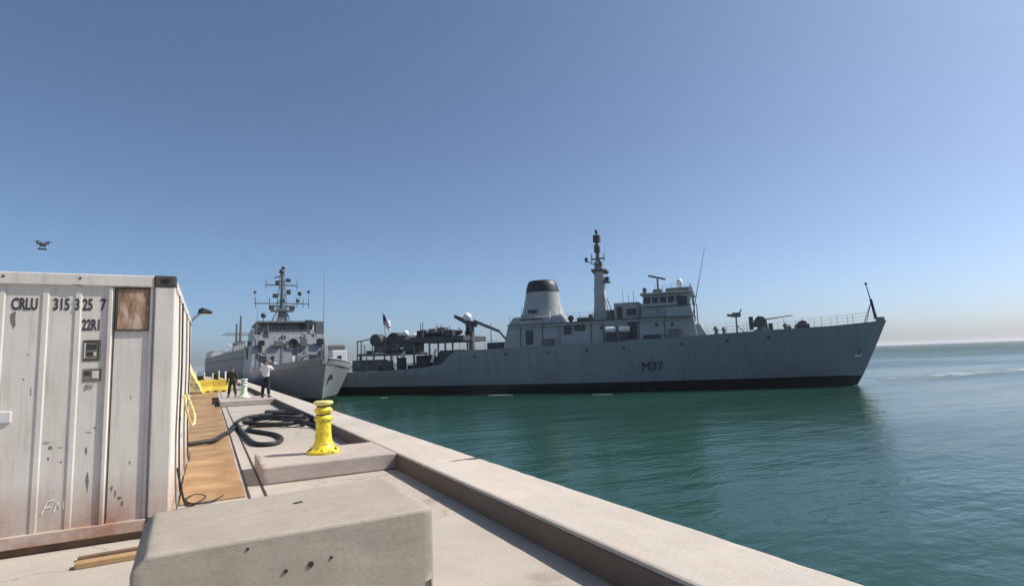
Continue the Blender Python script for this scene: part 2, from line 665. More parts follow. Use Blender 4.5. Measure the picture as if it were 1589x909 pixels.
cbox('roof', 'cont', CX0 + .02, CX1 - .02, CY0 + .02, CY1 - .02, CZ1 - .06, CZ1 - .015)
for x0, x1 in ((CX0, CX0 + .20), (CX1 - .20, CX1)):
    for y0, y1 in ((CY0, CY0 + .16), (CY1 - .16, CY1)):
        cbox('corner_post', 'cont', x0 + .008, x1 - .008, y0 + .008, y1 - .008, CZ0 + .118, CZ1 - .118, bevel=.012)
        for z0, z1 in ((CZ0, CZ0 + .118), (CZ1 - .118, CZ1)):
            cc = cbox('corner_casting', 'casting', x0, x1, y0, y1, z0, z1, bevel=.012)
            xm, zm = (x0 + x1) / 2, (z0 + z1) / 2
            ys = y0 - .002 if y0 == CY0 else y1 + .002
            hole = MB().loft([[(xm + .045 * math.cos(2 * math.pi * k / 14), yq, zm + .028 * math.sin(2 * math.pi * k / 14)) for k in range(14)]
                              for yq in (ys, (y0 + y1) / 2)])
            hole.build('casting_hole', 'black', cc)
# end face: rails, panel, ribs
cbox('top_rail', 'cont', CX0 + .20, CX1 - .20, CY0 + .012, CY0 + .09, CZ1 - .125, CZ1 - .004, bevel=.01)
cbox('bottom_rail', 'cont', CX0 + .20, CX1 - .20, CY0 + .012, CY0 + .09, CZ0 + .004, CZ0 + .12, bevel=.01)
PY = CY0 + .045
cbox('end_panel', 'cont', CX0 + .19, CX1 - .19, PY, PY + .04, CZ0 + .11, CZ1 - .115, bevel=.0)


def rib(x, w, d, z0=CZ0 + .118, z1=CZ1 - .128):
    y = PY - .0005
    mb = MB().loft([[(x - w, y, z), (x - w * .55, y - d, z), (x + w * .55, y - d, z), (x + w, y, z)] for z in (z0, z1)])
    return mb.build('panel_rib', 'cont', ct, bevel=.003)


for x in (-2.35, -2.05, -1.76, -1.43, -1.17):
    rib(x, .034, .0085)
rib(-.905, .026, .022)
rib(-.552, .020, .020)
cbox('panel_seam', 'gasket', -.872, -.862, PY - .006, PY + .001, CZ0 + .13, CZ1 - .13, bevel=0)
cbox('panel_seam', 'gasket', -.526, -.518, PY - .004, PY + .001, CZ0 + .13, CZ1 - .13, bevel=0)
rp = cbox('rust_stained_plate', 'rustplate', -.845, -.575, PY - .012, PY + .001, 2.085, 2.505, bevel=.004)
rp['label'] = 'brown rust-stained plate on the white end panel'
for b in ((-.858, -.845, 2.075, 2.515), (-.575, -.562, 2.075, 2.515), (-.845, -.575, 2.07, 2.085), (-.845, -.575, 2.505, 2.517)):
    cbox('plate_frame', 'casting', b[0], b[1], PY - .022, PY + .001, b[2], b[3], bevel=0)
cbox('rail_patch', 'gasket', -1.22, -1.15, CY0 + .009, CY0 + .013, 2.53, 2.535, bevel=0)
cbox('vent_cover', 'galv', -1.73, -1.63, PY - .018, PY + .001, 1.22, 1.33, bevel=.01)
for x, z in ((-1.16, 2.60), (-1.75, 2.6)):
    MB().cyl((x, CY0 + .009, z), (x, CY0 + .02, z), .012, .012, 10).build('rivet', 'gasket', ct)


def face_m(x, z, y=None):
    yy_ = PY - .0035 if y is None else y
    return Matrix(((1, 0, 0, x), (0, 0, 1, yy_), (0, 1, 0, z), (0, 0, 0, 1))) @ Matrix.Scale(-1, 4, (0, 0, 1)) if False else \
        Matrix.Translation((x, yy_, z)) @ Matrix.Rotation(R(90), 4, 'X')


for s_, x_, y_, w_ in (('CRLU', -1.685, PY - .0022, .50), ('315', -1.368, PY - .0022, .55), ('3', -1.198, PY - .0106, .54), ('25', -1.136, PY - .0022, .54),
                       ('7', -.99, PY - .0022, .56)):
    text('code_lettering', s_, .16, 'ink', ct, w_, matrix=face_m(x_, 2.285, y_), weight=.004)
text('size_lettering', '22R1', .150, 'ink', ct, .50, matrix=face_m(-1.133, 2.085, PY - .0022), weight=.004)


def signbox(x0, x1, z0, z1, rows):
    s = cbox('warning_sign', 'sign', x0, x1, PY - .004, PY + .001, z0, z1, bevel=0)
    for (a, b, c, d) in rows:
        cbox('sign_mark', 'ink' if (a + c) % .02 > .01 else 'cont', x0 + a * (x1 - x0), x0 + b * (x1 - x0), PY - .0065, PY - .0038,
             z0 + c * (z1 - z0), z0 + d * (z1 - z0), bevel=0, parent=s)


signbox(-1.115, -.97, 1.775, 1.985, ((.08, .92, .9, .96), (.08, .92, .04, .10), (.08, .14, .14, .86), (.86, .92, .14, .86),
                                     (.22, .78, .55, .78), (.25, .55, .25, .42), (.62, .76, .25, .42)))
signbox(-1.105, -.955, 1.57, 1.70, ((.5, .86, .25, .82), (.08, .4, .5, .8)))
text('sign_lettering', 'SY', .075, 'sign', ct, .9, matrix=face_m(-1.085, 1.495, PY - .004))


def scuff(pts, mat='ink', y=None, name='scuff_mark'):
    yq = (PY - .0009) if y is None else y
    mb = MB()
    ring = [(x, z) for x, z in pts]
    mb.loft([[(x, yq, z) for x, z in ring], [(x, yq + .004, z) for x, z in ring]])
    return mb.build(name, mat, ct)


def blob(x, z, w, h, n=9, j=.35):
    return [(x + w * math.cos(2 * math.pi * k / n) * random.uniform(1 - j, 1 + j),
             z + h * math.sin(2 * math.pi * k / n) * random.uniform(1 - j, 1 + j)) for k in range(n)]


scuff(blob(-1.665, 2.20, .022, .09), 'sign')
for x, z, w, h in ((-1.36, 1.01, .035, .014), (-1.33, .96, .02, .02), (-1.25, .955, .022, .008), (-1.34, .86, .008, .02), (-1.24, .82, .012, .012),
                   (-1.03, 1.08, .03, .010), (-.99, 1.12, .016, .01), (-1.05, .90, .01, .04), (-1.03, .6, .016, .10),
                   (-.80, .46, .010, .05), (-.76, .42, .022, .02), (-.74, .36, .014, .035), (-.83, .52, .012, .03),
                   (-1.50, 1.50, .006, .05), (-1.54, 1.85, .015, .005), (-1.40, 2.02, .03, .004), (-.7, 1.4, .006, .02),
                   (-1.56, 1.62, .008, .012), (-.69, .75, .01, .02)):
    if abs(x + 1.43) > .035 and abs(x + 1.17) > .035:
        scuff(blob(x, z, w * .8, h * .8, 11, .5), 'sign' if w < .03 else 'smudge')
# white scrawl near the sill
for strokes in ([(-1.37, .35), (-1.33, .46), (-1.27, .475)], [(-1.35, .405), (-1.30, .415)],
                [(-1.28, .36), (-1.25, .455), (-1.235, .39), (-1.205, .46), (-1.205, .38)],):
    mb = MB().tube([(x, PY - .0005, z) for x, z in strokes], .005, 5)
    mb.build('white_scrawl', 'white', ct)
# long side facing the water: corrugated sheet, rails
mb = MB()
ring0, ring1 = [], []
y = CY0 + .16
seqx = [CX1 - .015, CX1 - .015, CX1 - .05, CX1 - .05]
steps = [.07, .068, .07, .07]
k = 0
pts = []
while y < CY1 - .16:
    pts.append((seqx[k % 4], y))
    y += steps[k % 4]
    k += 1
pts.append((CX1 - .03, CY1 - .15))
mb.loft([[(x, yv, z) for x, yv in pts] + [(x - .01, yv, z) for x, yv in reversed(pts)] for z in (CZ0 + .15, CZ1 - .11)])
mb.build('corrugated_side', 'cont', ct)
mb = MB()
pts2 = [(CX0 + .04 + (CX1 - .015 - x), yv) for x, yv in pts]
mb.loft([[(x, yv, z) for x, yv in pts2] + [(x + .01, yv, z) for x, yv in reversed(pts2)] for z in (CZ0 + .15, CZ1 - .11)])
mb.build('corrugated_side', 'cont', ct)
for xa in (CX1 - .055, CX0 + .005):
    cbox('side_rail', 'cont', xa, xa + .05, CY0 + .16, CY1 - .16, CZ1 - .115, CZ1 - .01)
    cbox('side_rail', 'cont', xa, xa + .05, CY0 + .16, CY1 - .16, CZ0 + .01, CZ0 + .16)
cbox('door_panel', 'cont', CX0 + .2, CX1 - .2, CY1 - .06, CY1 - .02, CZ0 + .1, CZ1 - .1)
cbox('floor_pan', 'casting', CX0 + .05, CX1 - .06, CY0 + .1, CY1 - .1, CZ0 + .02, CZ0 + .10)
# conduits and cable strapped to the side
for yq, r, mt in ((7.5, .010, 'sign'), (8.35, .012, 'hose'), (9.9, .012, 'sign'), (11.4, .012, 'hose')):
    pp = smooth_path([(CX1 + .012, yq, 2.5), (CX1 + .02, yq + random.uniform(-.1, .1), 1.7), (CX1 + .012, yq + .08, .9),
                      (CX1 + .03, yq + .04, .3), (CX1 + .05, yq + .02, .12)])
    MB().tube(pp, r, 6).build('cable', mt, ct, smooth=60)

# timber dunnage under the container
for j, (y0, y1, m_) in enumerate(((7.0, 7.14, 'brown'), (9.9, 10.05, 'brown'), (12.8, 12.95, 'brown'))):
    dn = MB().box(CX0 + .1, CX1 - .12, y0, y1, .002, CZ0 - .001).build('timber_bearer', m_, bevel=.006)
    tag(dn, ['timber bearer under the lettered end of the white container', 'timber bearer under the middle of the white container',
             'timber bearer under the far end of the white container'][j], 'timber')
dn = MB().box(-.98, -.42, -.055, .055, .002, .05).build('timber_plank', 'tan', bevel=.005, loc=(0, 6.32, 0), rz=.04)
tag(dn, 'short tan timber plank lying on the ground before the container', 'plank')
dn = MB().box(-1.0, -.45, -.03, .03, .002, .035).build('timber_plank', 'brown', bevel=.005, loc=(0, 6.56, 0), rz=.05)
tag(dn, 'thin dark brown timber batten lying against the container sill', 'plank')

# yellow rope hung on the container side and a tangle of black cord at its foot
pp = smooth_path([(CX1 + .02, 9.5, 1.30), (CX1 + .05, 9.55, 1.1), (CX1 + .10, 9.75, .88), (CX1 + .13, 9.95, .83), (CX1 + .15, 10.15, .92),
                  (CX1 + .10, 10.2, 1.1), (CX1 + .02, 10.2, 1.30)])
tag(MB().tube(pp, .017, 8).build('rope_loop', 'rope', smooth=60), 'loop of yellow rope hung on the container side', 'rope')
pp = smooth_path([(CX1 + .02, 8.0, .5), (CX1 + .06, 8.1, .25), (CX1 + .12, 8.15, .04), (CX1 + .25, 8.3, .022), (CX1 + .32, 8.6, .022),
                  (CX1 + .2, 8.75, .03), (CX1 + .1, 8.5, .035), (CX1 + .18, 8.2, .03), (CX1 + .4, 8.25, .022), (CX1 + .52, 8.5, .022)])
tag(MB().tube(pp, .013, 6).build('cord_tangle', 'hose', smooth=60), 'tangle of thin black cord at the foot of the container', 'cord')


# ------------------------------------------------------------------ bollards
def bollard(name, mat, capmat, label, loc_, s=1.0):
    e = empty(name, loc_, label=label, cat='bollard')
    prof = [(.262, 0), (.262, .035), (.235, .055), (.19, .085), (.150, .14), (.132, .22), (.122, .33), (.118, .46), (.120, .50)]
    MB().lathe([(r * s, z * s) for r, z in prof], n=28).build('stem', mat, e, smooth=40)
    MB().lathe([(r * s, z * s) for r, z in [(.120, .50), (.140, .512), (.148, .540), (.140, .568), (.122, .58), (.112, .60), (.112, .635)]], n=28).build('collar', mat, e, smooth=50)
    MB().lathe([(r * s, z * s) for r, z in [(.112, .634), (.138, .645), (.146, .67), (.138, .695), (.116, .71), (.108, .73), (.108, .755)]], n=28).build('collar', mat, e, smooth=50)
    MB().lathe([(r * s, z * s) for r, z in [(.107, .754), (.145, .768), (.156, .79), (.150, .815), (.12, .826), (.01, .830)]], n=28).build('cap', capmat, e, smooth=50)
    for z_ in (.606, .738):  # dark rings set into the grooves of the neck
        MB().lathe([(.1135 * s if z_ < .7 else .1095 * s, (z_ - .012) * s), (.1155 * s if z_ < .7 else .1115 * s, z_ * s), (.1135 * s if z_ < .7 else .1095 * s, (z_ + .012) * s)], n=24).build('worn_groove', 'rail', e)
    for k in range(6):
        a = math.pi * k / 3 + .3
        x, y = .222 * s * math.cos(a), .222 * s * math.sin(a)
        MB().cyl((x, y, .05 * s), (x, y, .085 * s), .022 * s, .02 * s, 6).build('bolt', 'rail' if k % 2 else mat, e)
    return e


bollard('mooring_bollard', 'yellow', 'capyellow', 'yellow cast bollard with ringed neck and whitish cap on its concrete pad', (1.66, 9.78, KH))
bollard('mooring_bollard', 'palegreen', 'white', 'pale green and white bollard near the person in a white shirt', (1.50, 30.6, KH), 1.08)
bollard('mooring_bollard', 'paleyellow', 'white', 'pale yellow bollard on the farther pad near the yellow barriers', (1.55, 48.2, KH), 1.0)

# ------------------------------------------------------------------ hoses
hz = .052


def hose(pts, r, label):
    pp = smooth_path(pts, 7)
    o = MB().tube(pp, r, 9).build('black_hose', 'hose', smooth=60)
    return tag(o, label, 'hose', 'heap of black hoses beside the yellow bollard')


hose([(-.36, 14.15, .09), (-.1, 14.25, .10), (.15, 14.5, .10), (.34, 15.6, .09), (.52, 16.6, .06), (.72, 18.2, hz), (.74, 17.0, hz), (.80, 15.2, hz),
      (.86, 13.75, hz), (1.02, 13.25, hz), (1.28, 13.25, hz), (1.46, 13.9, hz), (1.42, 14.9, hz), (1.15, 15.8, hz), (.95, 16.6, hz), (1.1, 17.5, hz),
      (1.7, 17.3, hz), (2.3, 17.6, hz), (2.5, 18.5, hz)], .050, 'black hose crossing the tan boards and looping out towards the block')
hose([(.66, 17.6, .15), (.82, 19.6, hz), (1.1, 20.8, hz), (1.55, 21.3, hz), (1.95, 21.2, .06), (2.1, 20.2, .07), (1.7, 19.2, .10), (1.2, 18.9, .10), (.9, 18.2, .14),
      (1.0, 17.3, .15), (1.6, 16.8, .13), (2.2, 16.9, .12), (2.52, 17.6, .1)], .05, 'black hose curled in the middle of the hose heap')
hose([(2.55, 16.0, hz), (2.3, 16.5, .12), (1.8, 17.9, .16), (1.3, 18.6, .17), (1.15, 19.8, .12), (1.6, 20.6, .12), (2.1, 21.2, .11), (2.45, 20.4, hz), (2.35, 19.2, .09),
      (1.9, 18.4, .19), (1.9, 17.2, .18), (2.4, 16.7, .16), (2.56, 18.2, .13)], .048, 'black hose bunched against the kerb')
hose([(2.5, 22.4, hz), (2.2, 21.8, .11), (1.7, 20.9, .18), (2.0, 19.4, .2), (2.45, 18.6, .2), (2.3, 17.5, .22), (1.6, 17.9, .24), (1.4, 19.2, .2), (1.9, 20.0, .16), (2.5, 21.0, .06)],
     .048, 'black hose lying uppermost on the hose heap')
# small dark junction box at the far end of the boards
jb = empty('junction_box', (.27, 30.3, 0), label='small brown junction box standing on the tan boards', cat='junction box')
MB().box(-.13, .13, -.1, .1, .012, .30).build('box_body', 'brown', jb, bevel=.015)
MB().box(-.15, .15, -.12, .12, .301, .33).build('lid', 'rail', jb, bevel=.01)
MB().cyl((0, -.105, .15), (0, -.13, .15), .03, .03, 8).build('socket', 'black', jb)

# ------------------------------------------------------------------ lamp post beyond the container
lp = empty('lamp_post', (-.56, 14.5, 0), label='white lamp post with a slanting arm and dark floodlight head behind the container', cat='lamp post')
MB().cyl((0, 0, .0), (0, 0, 2.60), .06, .045, 12).build('pole', 'galv', lp, smooth=60)
MB().box(-.12, .12, -.12, .12, .0, .03).build('base_plate', 'galv', lp, bevel=.006)
MB().tube([(0, 0, 2.5), (.06, 0, 2.62), (.20, 0, 2.76), (.36, 0, 2.92)], [.032, .03, .03, .026], 10).build('arm', 'galv', lp, smooth=60)
hd = MB().loft([[(.30, -.09, 2.90), (.30, .09, 2.90), (.32, .09, 3.0), (.32, -.09, 3.0)],
                [(.40, -.12, 2.90), (.40, .12, 2.90), (.40, .12, 3.03), (.40, -.12, 3.03)],
                [(.60, -.10, 2.91), (.60, .10, 2.91), (.58, .10, 2.96), (.58, -.10, 2.96)]]).build('lamp_head', 'darkgear', lp, bevel=.012)
MB().box(.39, .56, -.085, .085, 2.893, 2.899).build('lens', 'glass', hd)

# ------------------------------------------------------------------ tarp heap, yellow barriers and posts down the quay
th = empty('tarpaulin_heap', (-1.30, 46, 0), label='pale yellow tarpaulin draped over a tall heap behind the container', cat='tarpaulin')
mb = MB()
rings = []
for iy in range(9):
    y = -1.1 + iy * .28
    ring = []
    for ix in range(13):
        x = -.75 + ix * .14
        prof = 2.15 if x < .05 else max(.02, 2.15 - (x - .05) * 2.35)
        z = max(.02, prof + .09 * math.sin(ix * 2.1 + iy * 1.3) + random.uniform(-.06, .06))
        if ix == 0 or iy in (0, 8):
            z *= .80
        ring.append((x + random.uniform(-.03, .03), y + random.uniform(-.04, .04), z))
    ring += [(.95, y, .005), (-.78, y, .005)]
    rings.append(ring)
mb.loft(rings)
mb.build('cover', 'paleyellow', th, smooth=35)
for z in (.5, 1.1):
    MB().tube(smooth_path([(-.8, -1.22, z), (.1, -1.2, z + .05), (.62, -1.18, z - .15)]), .02, 6).build('lashing', 'brown', th)
MB().box(-.78, .9, -1.2, -.9, .004, .13).build('pallet', 'brown', th, bevel=.01)


def barrier(x, y, rz, label):
    e = empty('barrier', (x, y, 0), rz, label, 'barrier', 'yellow barriers across the quay')
    mb = MB().loft([[(xx, -.26, .005), (xx, .26, .005), (xx, .24, .18), (xx, .10, .42), (xx, .08, .88), (xx, -.08, .88), (xx, -.10, .42), (xx, -.24, .18)]
                    for xx in (-.48, .48)])
    mb.build('barrier_body', 'barrier', e, bevel=.03)
    for sx in (-.25, .25):
        MB().box(sx - .1, sx + .1, -.275, -.262, .04, .13).build('fork_slot', 'black', e)
    MB().cyl((0, 0, .88), (0, 0, .92), .06, .06, 8).build('filler_cap', 'black', e)


barrier(-.32, 46.4, .05, 'yellow moulded barrier standing right beside the tarpaulin heap')
barrier(.70, 46.65, -.06, 'yellow moulded barrier standing next to the white post')
barrier(-.05, 48.6, .2, 'yellow moulded barrier half hidden behind two others')
barrier(1.35, 51.5, .1, 'yellow moulded barrier standing alone beyond the white post')
for k, (x, y, h) in enumerate(((-.92, 49.5, 1.5), (-.35, 50.4, 1.35), (.22, 49.2, 1.3), (.66, 50.2, 1.45), (1.05, 47.4, 1.4))):
    e = empty('marker_post', (x, y, 0), label='pale post standing behind the yellow barriers' if k < 4 else 'white post standing at the end of the yellow barriers',
              cat='post', group='posts behind the barriers' if k < 4 else None)
    MB().cyl((0, 0, 0), (0, 0, h), .065, .06, 10).build('post_tube', 'white' if k == 4 else 'paleyellow', e, smooth=50)
    MB().lathe([(.065, h), (.06, h + .04), (.02, h + .07)], n=10).build('post_cap', 'palegreen', e, smooth=50)
    MB().box(-.14, .14, -.14, .14, .002, .025).build('base_plate', 'paleyellow', e)
# dark bins and a low stack between the posts
for k, (x, y, w, h) in enumerate(((-.62, 52.5, .5, 1.15), (.45, 53, .5, 1.2), (1.3, 54, .6, 1.1))):
    e = empty('waste_bin', (x, y, 0), label='dark wheeled bin standing behind the yellow barriers', cat='bin', group='bins behind the barriers')
    MB().frustum(-w * .42, w * .42, .25, .06, -w * .5, w * .5, .3, h * .9).build('bin_body', 'coverall', e, bevel=.02)
    MB().box(-w * .53, w * .53, -.32, .33, h * .901, h).build('bin_lid', 'black', e, bevel=.02)
    for sx in (-1, 1):
        MB().cyl((sx * w * .36, .25, .08), (sx * w * .30, .25, .08), .08, .08, 10).build('wheel', 'black', e)


# ------------------------------------------------------------------ people
def skin_mesh(name, nodes, edges, mat, parent, sub=2):
    """nodes: name -> (pos, rx, ry); edges between names"""
    keys = list(nodes)
    me = bpy.data.meshes.new(name)
    me.from_pydata([nodes[k][0] for k in keys], [(keys.index(a), keys.index(b)) for a, b in edges], [])
    o = bpy.data.objects.new(name, me)
    C.objects.link(o)
    o.parent = parent
    sk = o.modifiers.new('skin', 'SKIN')
    sk.use_smooth_shade = True
    lay = me.skin_vertices[0].data if len(me.skin_vertices) else None
    if lay is None:
        with bpy.context.temp_override(object=o, active_object=o):
            bpy.ops.mesh.customdata_skin_add()
        lay = me.skin_vertices[0].data
    for i, k in enumerate(keys):
        lay[i].radius = (nodes[k][1], nodes[k][2])
        lay[i].use_root = (i == 0)
    ss = o.modifiers.new('sub', 'SUBSURF')
    ss.levels = ss.render_levels = sub
    me.materials.append(M[mat])
    return o


def person(loc_, rz, label, top, bottom, arms, spread=.15, longsleeve=False):
    e = empty('person', loc_, rz, label, 'person')
    n = {'pelvis': ((0, 0, .96), .13, .10), 'belly': ((0, .01, 1.12), .13, .095), 'chest': ((0, 0, 1.34), .155, .11),
         'neck0': ((0, -.01, 1.47), .06, .06), 'neck1': ((0, .0, 1.54), .052, .055), 'head0': ((0, .015, 1.60), .07, .085),
         'head1': ((0, .01, 1.68), .078, .095), 'head2': ((0, .0, 1.745), .05, .06),
         'nose0': ((0, .10, 1.635), .014, .014), 'nose1': ((0, .125, 1.625), .010, .010)}
    ed = [('pelvis', 'belly'), ('belly', 'chest'), ('chest', 'neck0'), ('neck0', 'neck1'), ('neck1', 'head0'), ('head0', 'head1'), ('head1', 'head2'),
          ('head0', 'nose0'), ('nose0', 'nose1')]
    for s, nm in ((-1, 'l'), (1, 'r')):
        sh, el, wr, hd_ = arms[nm]
        n['hip' + nm] = ((s * .09, 0, .90), .095, .095)
        n['knee' + nm] = ((s * (.09 + (spread - .09) * .5), .03, .50), .062, .062)
        n['calf' + nm] = ((s * (.09 + (spread - .09) * .7), -.01, .36), .058, .058)
        n['ankle' + nm] = ((s * spread, -.01, .10), .04, .045)
        n['toe' + nm] = ((s * (spread + .02), .15, .045), .04, .03)
        ed += [('pelvis', 'hip' + nm), ('hip' + nm, 'knee' + nm), ('knee' + nm, 'calf' + nm), ('calf' + nm, 'ankle' + nm), ('ankle' + nm, 'toe' + nm)]
        n['sh' + nm] = (sh, .065, .06)
        n['el' + nm] = (el, .045, .045)
        n['wr' + nm] = (wr, .028, .032)
        n['hand' + nm] = (hd_, .040, .018)
        ed += [('chest', 'sh' + nm), ('sh' + nm, 'el' + nm), ('el' + nm, 'wr' + nm), ('wr' + nm, 'hand' + nm)]
        d = (Vector(hd_) - Vector(wr)).normalized()
        side = d.cross(Vector((0, 1, .2))).normalized()
        for q, (off, ln) in enumerate(((-.030, .060), (-.010, .075), (.010, .078), (.028, .062))):
            p0 = Vector(hd_) + side * off + d * .045
            n['f%d%s' % (q, nm)] = (tuple(p0), .009, .009)
            n['g%d%s' % (q, nm)] = (tuple(p0 + d * ln * .8 + Vector((0, .02, -.012))), .008, .008)
            ed += [('hand' + nm, 'f%d%s' % (q, nm)), ('f%d%s' % (q, nm), 'g%d%s' % (q, nm))]
        th_ = Vector(wr) + d * .03 + side * .045
        n['th' + nm] = (tuple(th_), .011, .011)
        n['tj' + nm] = (tuple(th_ + d * .05 + side * .015), .009, .009)
        ed += [('wr' + nm, 'th' + nm), ('th' + nm, 'tj' + nm)]
    skin_mesh('body', n, ed, 'skin', e)
    g = .034
    sn = {k: (n[k][0], n[k][1] + g, n[k][2] + g) for k in ('belly', 'chest', 'pelvis')}
    sn['pelvis'] = ((0, 0, .93), .155, .125)
    sn['neck0'] = ((0, -.01, 1.465), .085, .085)
    se = [('belly', 'pelvis'), ('belly', 'chest'), ('chest', 'neck0')]
    for nm in 'lr':
        a_, b_ = Vector(n['sh' + nm][0]), Vector(n['el' + nm][0])
        sn['sh' + nm] = (tuple(a_), .085, .08)
        sn['sl' + nm] = (tuple(a_.lerp(b_, 1.0 if longsleeve else .78)), .066, .064)
        se += [('chest', 'sh' + nm), ('sh' + nm, 'sl' + nm)]
        if longsleeve:
            sn['cu' + nm] = (n['wr' + nm][0], .045, .045)
            se.append(('sl' + nm, 'cu' + nm))
    skin_mesh('shirt', sn, se, top, e)
    tn = {'pelvis': ((0, 0, .97), .148, .118)}
    te = []
    for nm in 'lr':
        for k, gg in (('hip', .02), ('knee', .026), ('calf', .026), ('ankle', .03)):
            p = n[k + nm]
            tn[k + nm] = (p[0] if k != 'ankle' else (p[0][0], p[0][1], .12), p[1] + gg, p[2] + gg)
        te += [('pelvis', 'hip' + nm), ('hip' + nm, 'knee' + nm), ('knee' + nm, 'calf' + nm), ('calf' + nm, 'ankle' + nm)]
        ax, ay = n['ankle' + nm][0][:2]
        tx = n['toe' + nm][0][0]
        mb = MB().loft([[(ax + (tx - ax) * f + w * math.cos(2 * math.pi * k / 10), y_, max(.002, zc + h * math.sin(2 * math.pi * k / 10))) for k in range(10)]
                        for f, y_, w, zc, h in ((0, ay - .075, .03, .05, .04), (0, ay - .05, .045, .05, .05), (.4, ay + .05, .048, .055, .055),
                                                (.8, ay + .14, .052, .04, .04), (1, ay + .21, .03, .028, .026))])
        mb.build('shoe', 'shoe', e, smooth=60)
    skin_mesh('trousers', tn, te, bottom, e)
    mb = MB()
    prof = []
    for i_ in range(6):
        a = math.pi / 2 * i_ / 5
        prof.append((max(.004, .098 * math.cos(a)), .098 * math.sin(a)))
    mb.lathe(prof, (0, -.012, 1.690), 14)
    mb.v = [(x * .92, (y + .012) * 1.12 - .012, z) for x, y, z in mb.v]
    h_ = mb.build('hair', 'hair', e, smooth=60)
    mb = MB()
    for sx in (-1, 1):
        m2 = MB().ball((sx * .032, .098, 1.665), .010, 8, 5)
        m2.build('eye', 'black', e, smooth=60)
        MB().loft([[(sx * (.083 + q_), -.005 + .022 * math.cos(2 * math.pi * k / 8), 1.655 + .032 * math.sin(2 * math.pi * k / 8)) for k in range(8)]
                   for q_ in (0, .014)]).build('ear', 'skin', e, smooth=60)
    MB().box(-.022, .022, .098, .106, 1.592, 1.599).build('mouth', 'flagred', e)
    return e


person((2.36, 29.35, KH), R(-25), 'person in a white shirt and dark trousers standing by the kerb', 'shirt', 'trousers',
       {'l': ((-.19, 0, 1.42), (-.27, .03, 1.17), (-.16, .18, 1.06), (-.13, .25, 1.07)),
        'r': ((.19, 0, 1.42), (.34, .04, 1.24), (.24, .22, 1.30), (.20, .29, 1.34))}, .15)
person((1.20, 37.4, 0), R(160), 'person in dark green work clothes standing with feet apart', 'coverall', 'coverall',
       {'l': ((-.19, 0, 1.42), (-.26, -.02, 1.14), (-.27, .06, .90), (-.27, .09, .83)),
        'r': ((.19, 0, 1.42), (.26, -.02, 1.14), (.27, .06, .90), (.27, .09, .83))}, .20, True)


# ------------------------------------------------------------------ ships
def rail(points, h, parent, name='guard_rail', mat='midgear', step=1.6, wires=3, r=.022, top=.5):
    mb = MB()
    P = [Vector(p) for p in points]
    for a, b in zip(P[:-1], P[1:]):
        ln = (b - a).length
        k = max(1, round(ln / step))
        for i_ in range(k + 1):
            p = a.lerp(b, i_ / k)
            mb.cyl(p, p + Vector((0, 0, h)), r, r, 5)
        for w in range(wires):
            z = h * (w + 1) / wires
            mb.cyl(a + Vector((0, 0, z)), b + Vector((0, 0, z)), r * .55, r * .55, 4)
    return mb.build(name, mat, parent)


def interp(tab, x):
    if x <= tab[0][0]:
        return tab[0][1]
    for (a, va), (b, vb) in zip(tab[:-1], tab[1:]):
        if x <= b:
            t_ = (x - a) / (b - a)
            return va + (vb - va) * t_
    return tab[-1][1]


def ship_hull(parent, s_list, sheer, hb_deck, hb_wl, stem, stern, hullmat, zboot, bootmat='boot', name='hull', keel=-2.0, deckmat='deck', pw=.8, rake=.4):
    """s_list: stations for the deck; stem(z): x of the stem at height z"""
    rows = [keel, 0.0, zboot]
    nf = 6
    L0 = s_list[0]

    def pt(s, v, side):
        # v: index of row
        zt = interp(sheer, s)
        if v < len(rows):
            z = rows[v]
        else:
            z = zboot + (zt - zboot) * (v - len(rows) + 1) / nf
        u = (s - L0) / (s_list[-1] - L0)
        x = L0 + u * (stem(z) - L0)
        if u < .08:
            x += rake * (1 - u / .08) * max(0., min(1., z / 3.)) * -1
        fr = max(0., min(1., z / zt)) ** pw
        w = interp(hb_wl, s) * (1 - fr) + interp(hb_deck, s) * fr
        if z < 0:
            w *= .7
        return (x, side * w, z)
    nrow = len(rows) + nf
    for nm, r0, r1, mt in ((name, 2, nrow - 1, hullmat), ('boot_topping', 0, 2, bootmat)):
        mb = MB()
        for side in (-1, 1):
            base = len(mb.v)
            k = r1 - r0 + 1
            for s in s_list:
                for v in range(r0, r1 + 1):
                    mb.v.append(pt(s, v, side))
            for i_ in range(len(s_list) - 1):
                for j in range(k - 1):
                    mb.f.append((base + i_ * k + j, base + (i_ + 1) * k + j, base + (i_ + 1) * k + j + 1, base + i_ * k + j + 1))
        k = r1 - r0 + 1
        half = len(s_list) * k
        for j in range(k - 1):          # transom
            mb.f.append((j, j + 1, half + j + 1, half + j))
        for i_ in [len(s_list) - 1]:    # stem closing strip
            for j in range(k - 1):
                a = i_ * k + j
                mb.f.append((a, half + a, half + a + 1, a + 1))
        mb.build(nm, mt, parent, smooth=32)
    dk = MB()
    for s in s_list:
        a = pt(s, nrow - 1, -1)
        b = pt(s, nrow - 1, 1)
        dk.v += [(a[0], a[1] * .985, a[2] - .08), (b[0], b[1] * .985, b[2] - .08)]
    for i_ in range(len(s_list) - 1):
        dk.f.append((2 * i_, 2 * i_ + 2, 2 * i_ + 3, 2 * i_ + 1))
    dk.build('weather_deck', deckmat, parent)
    return pt, nrow


def P_(parent, name, mat, b, bevel=.0):
    return MB().box(*b).build(name, mat, parent, bevel=bevel)


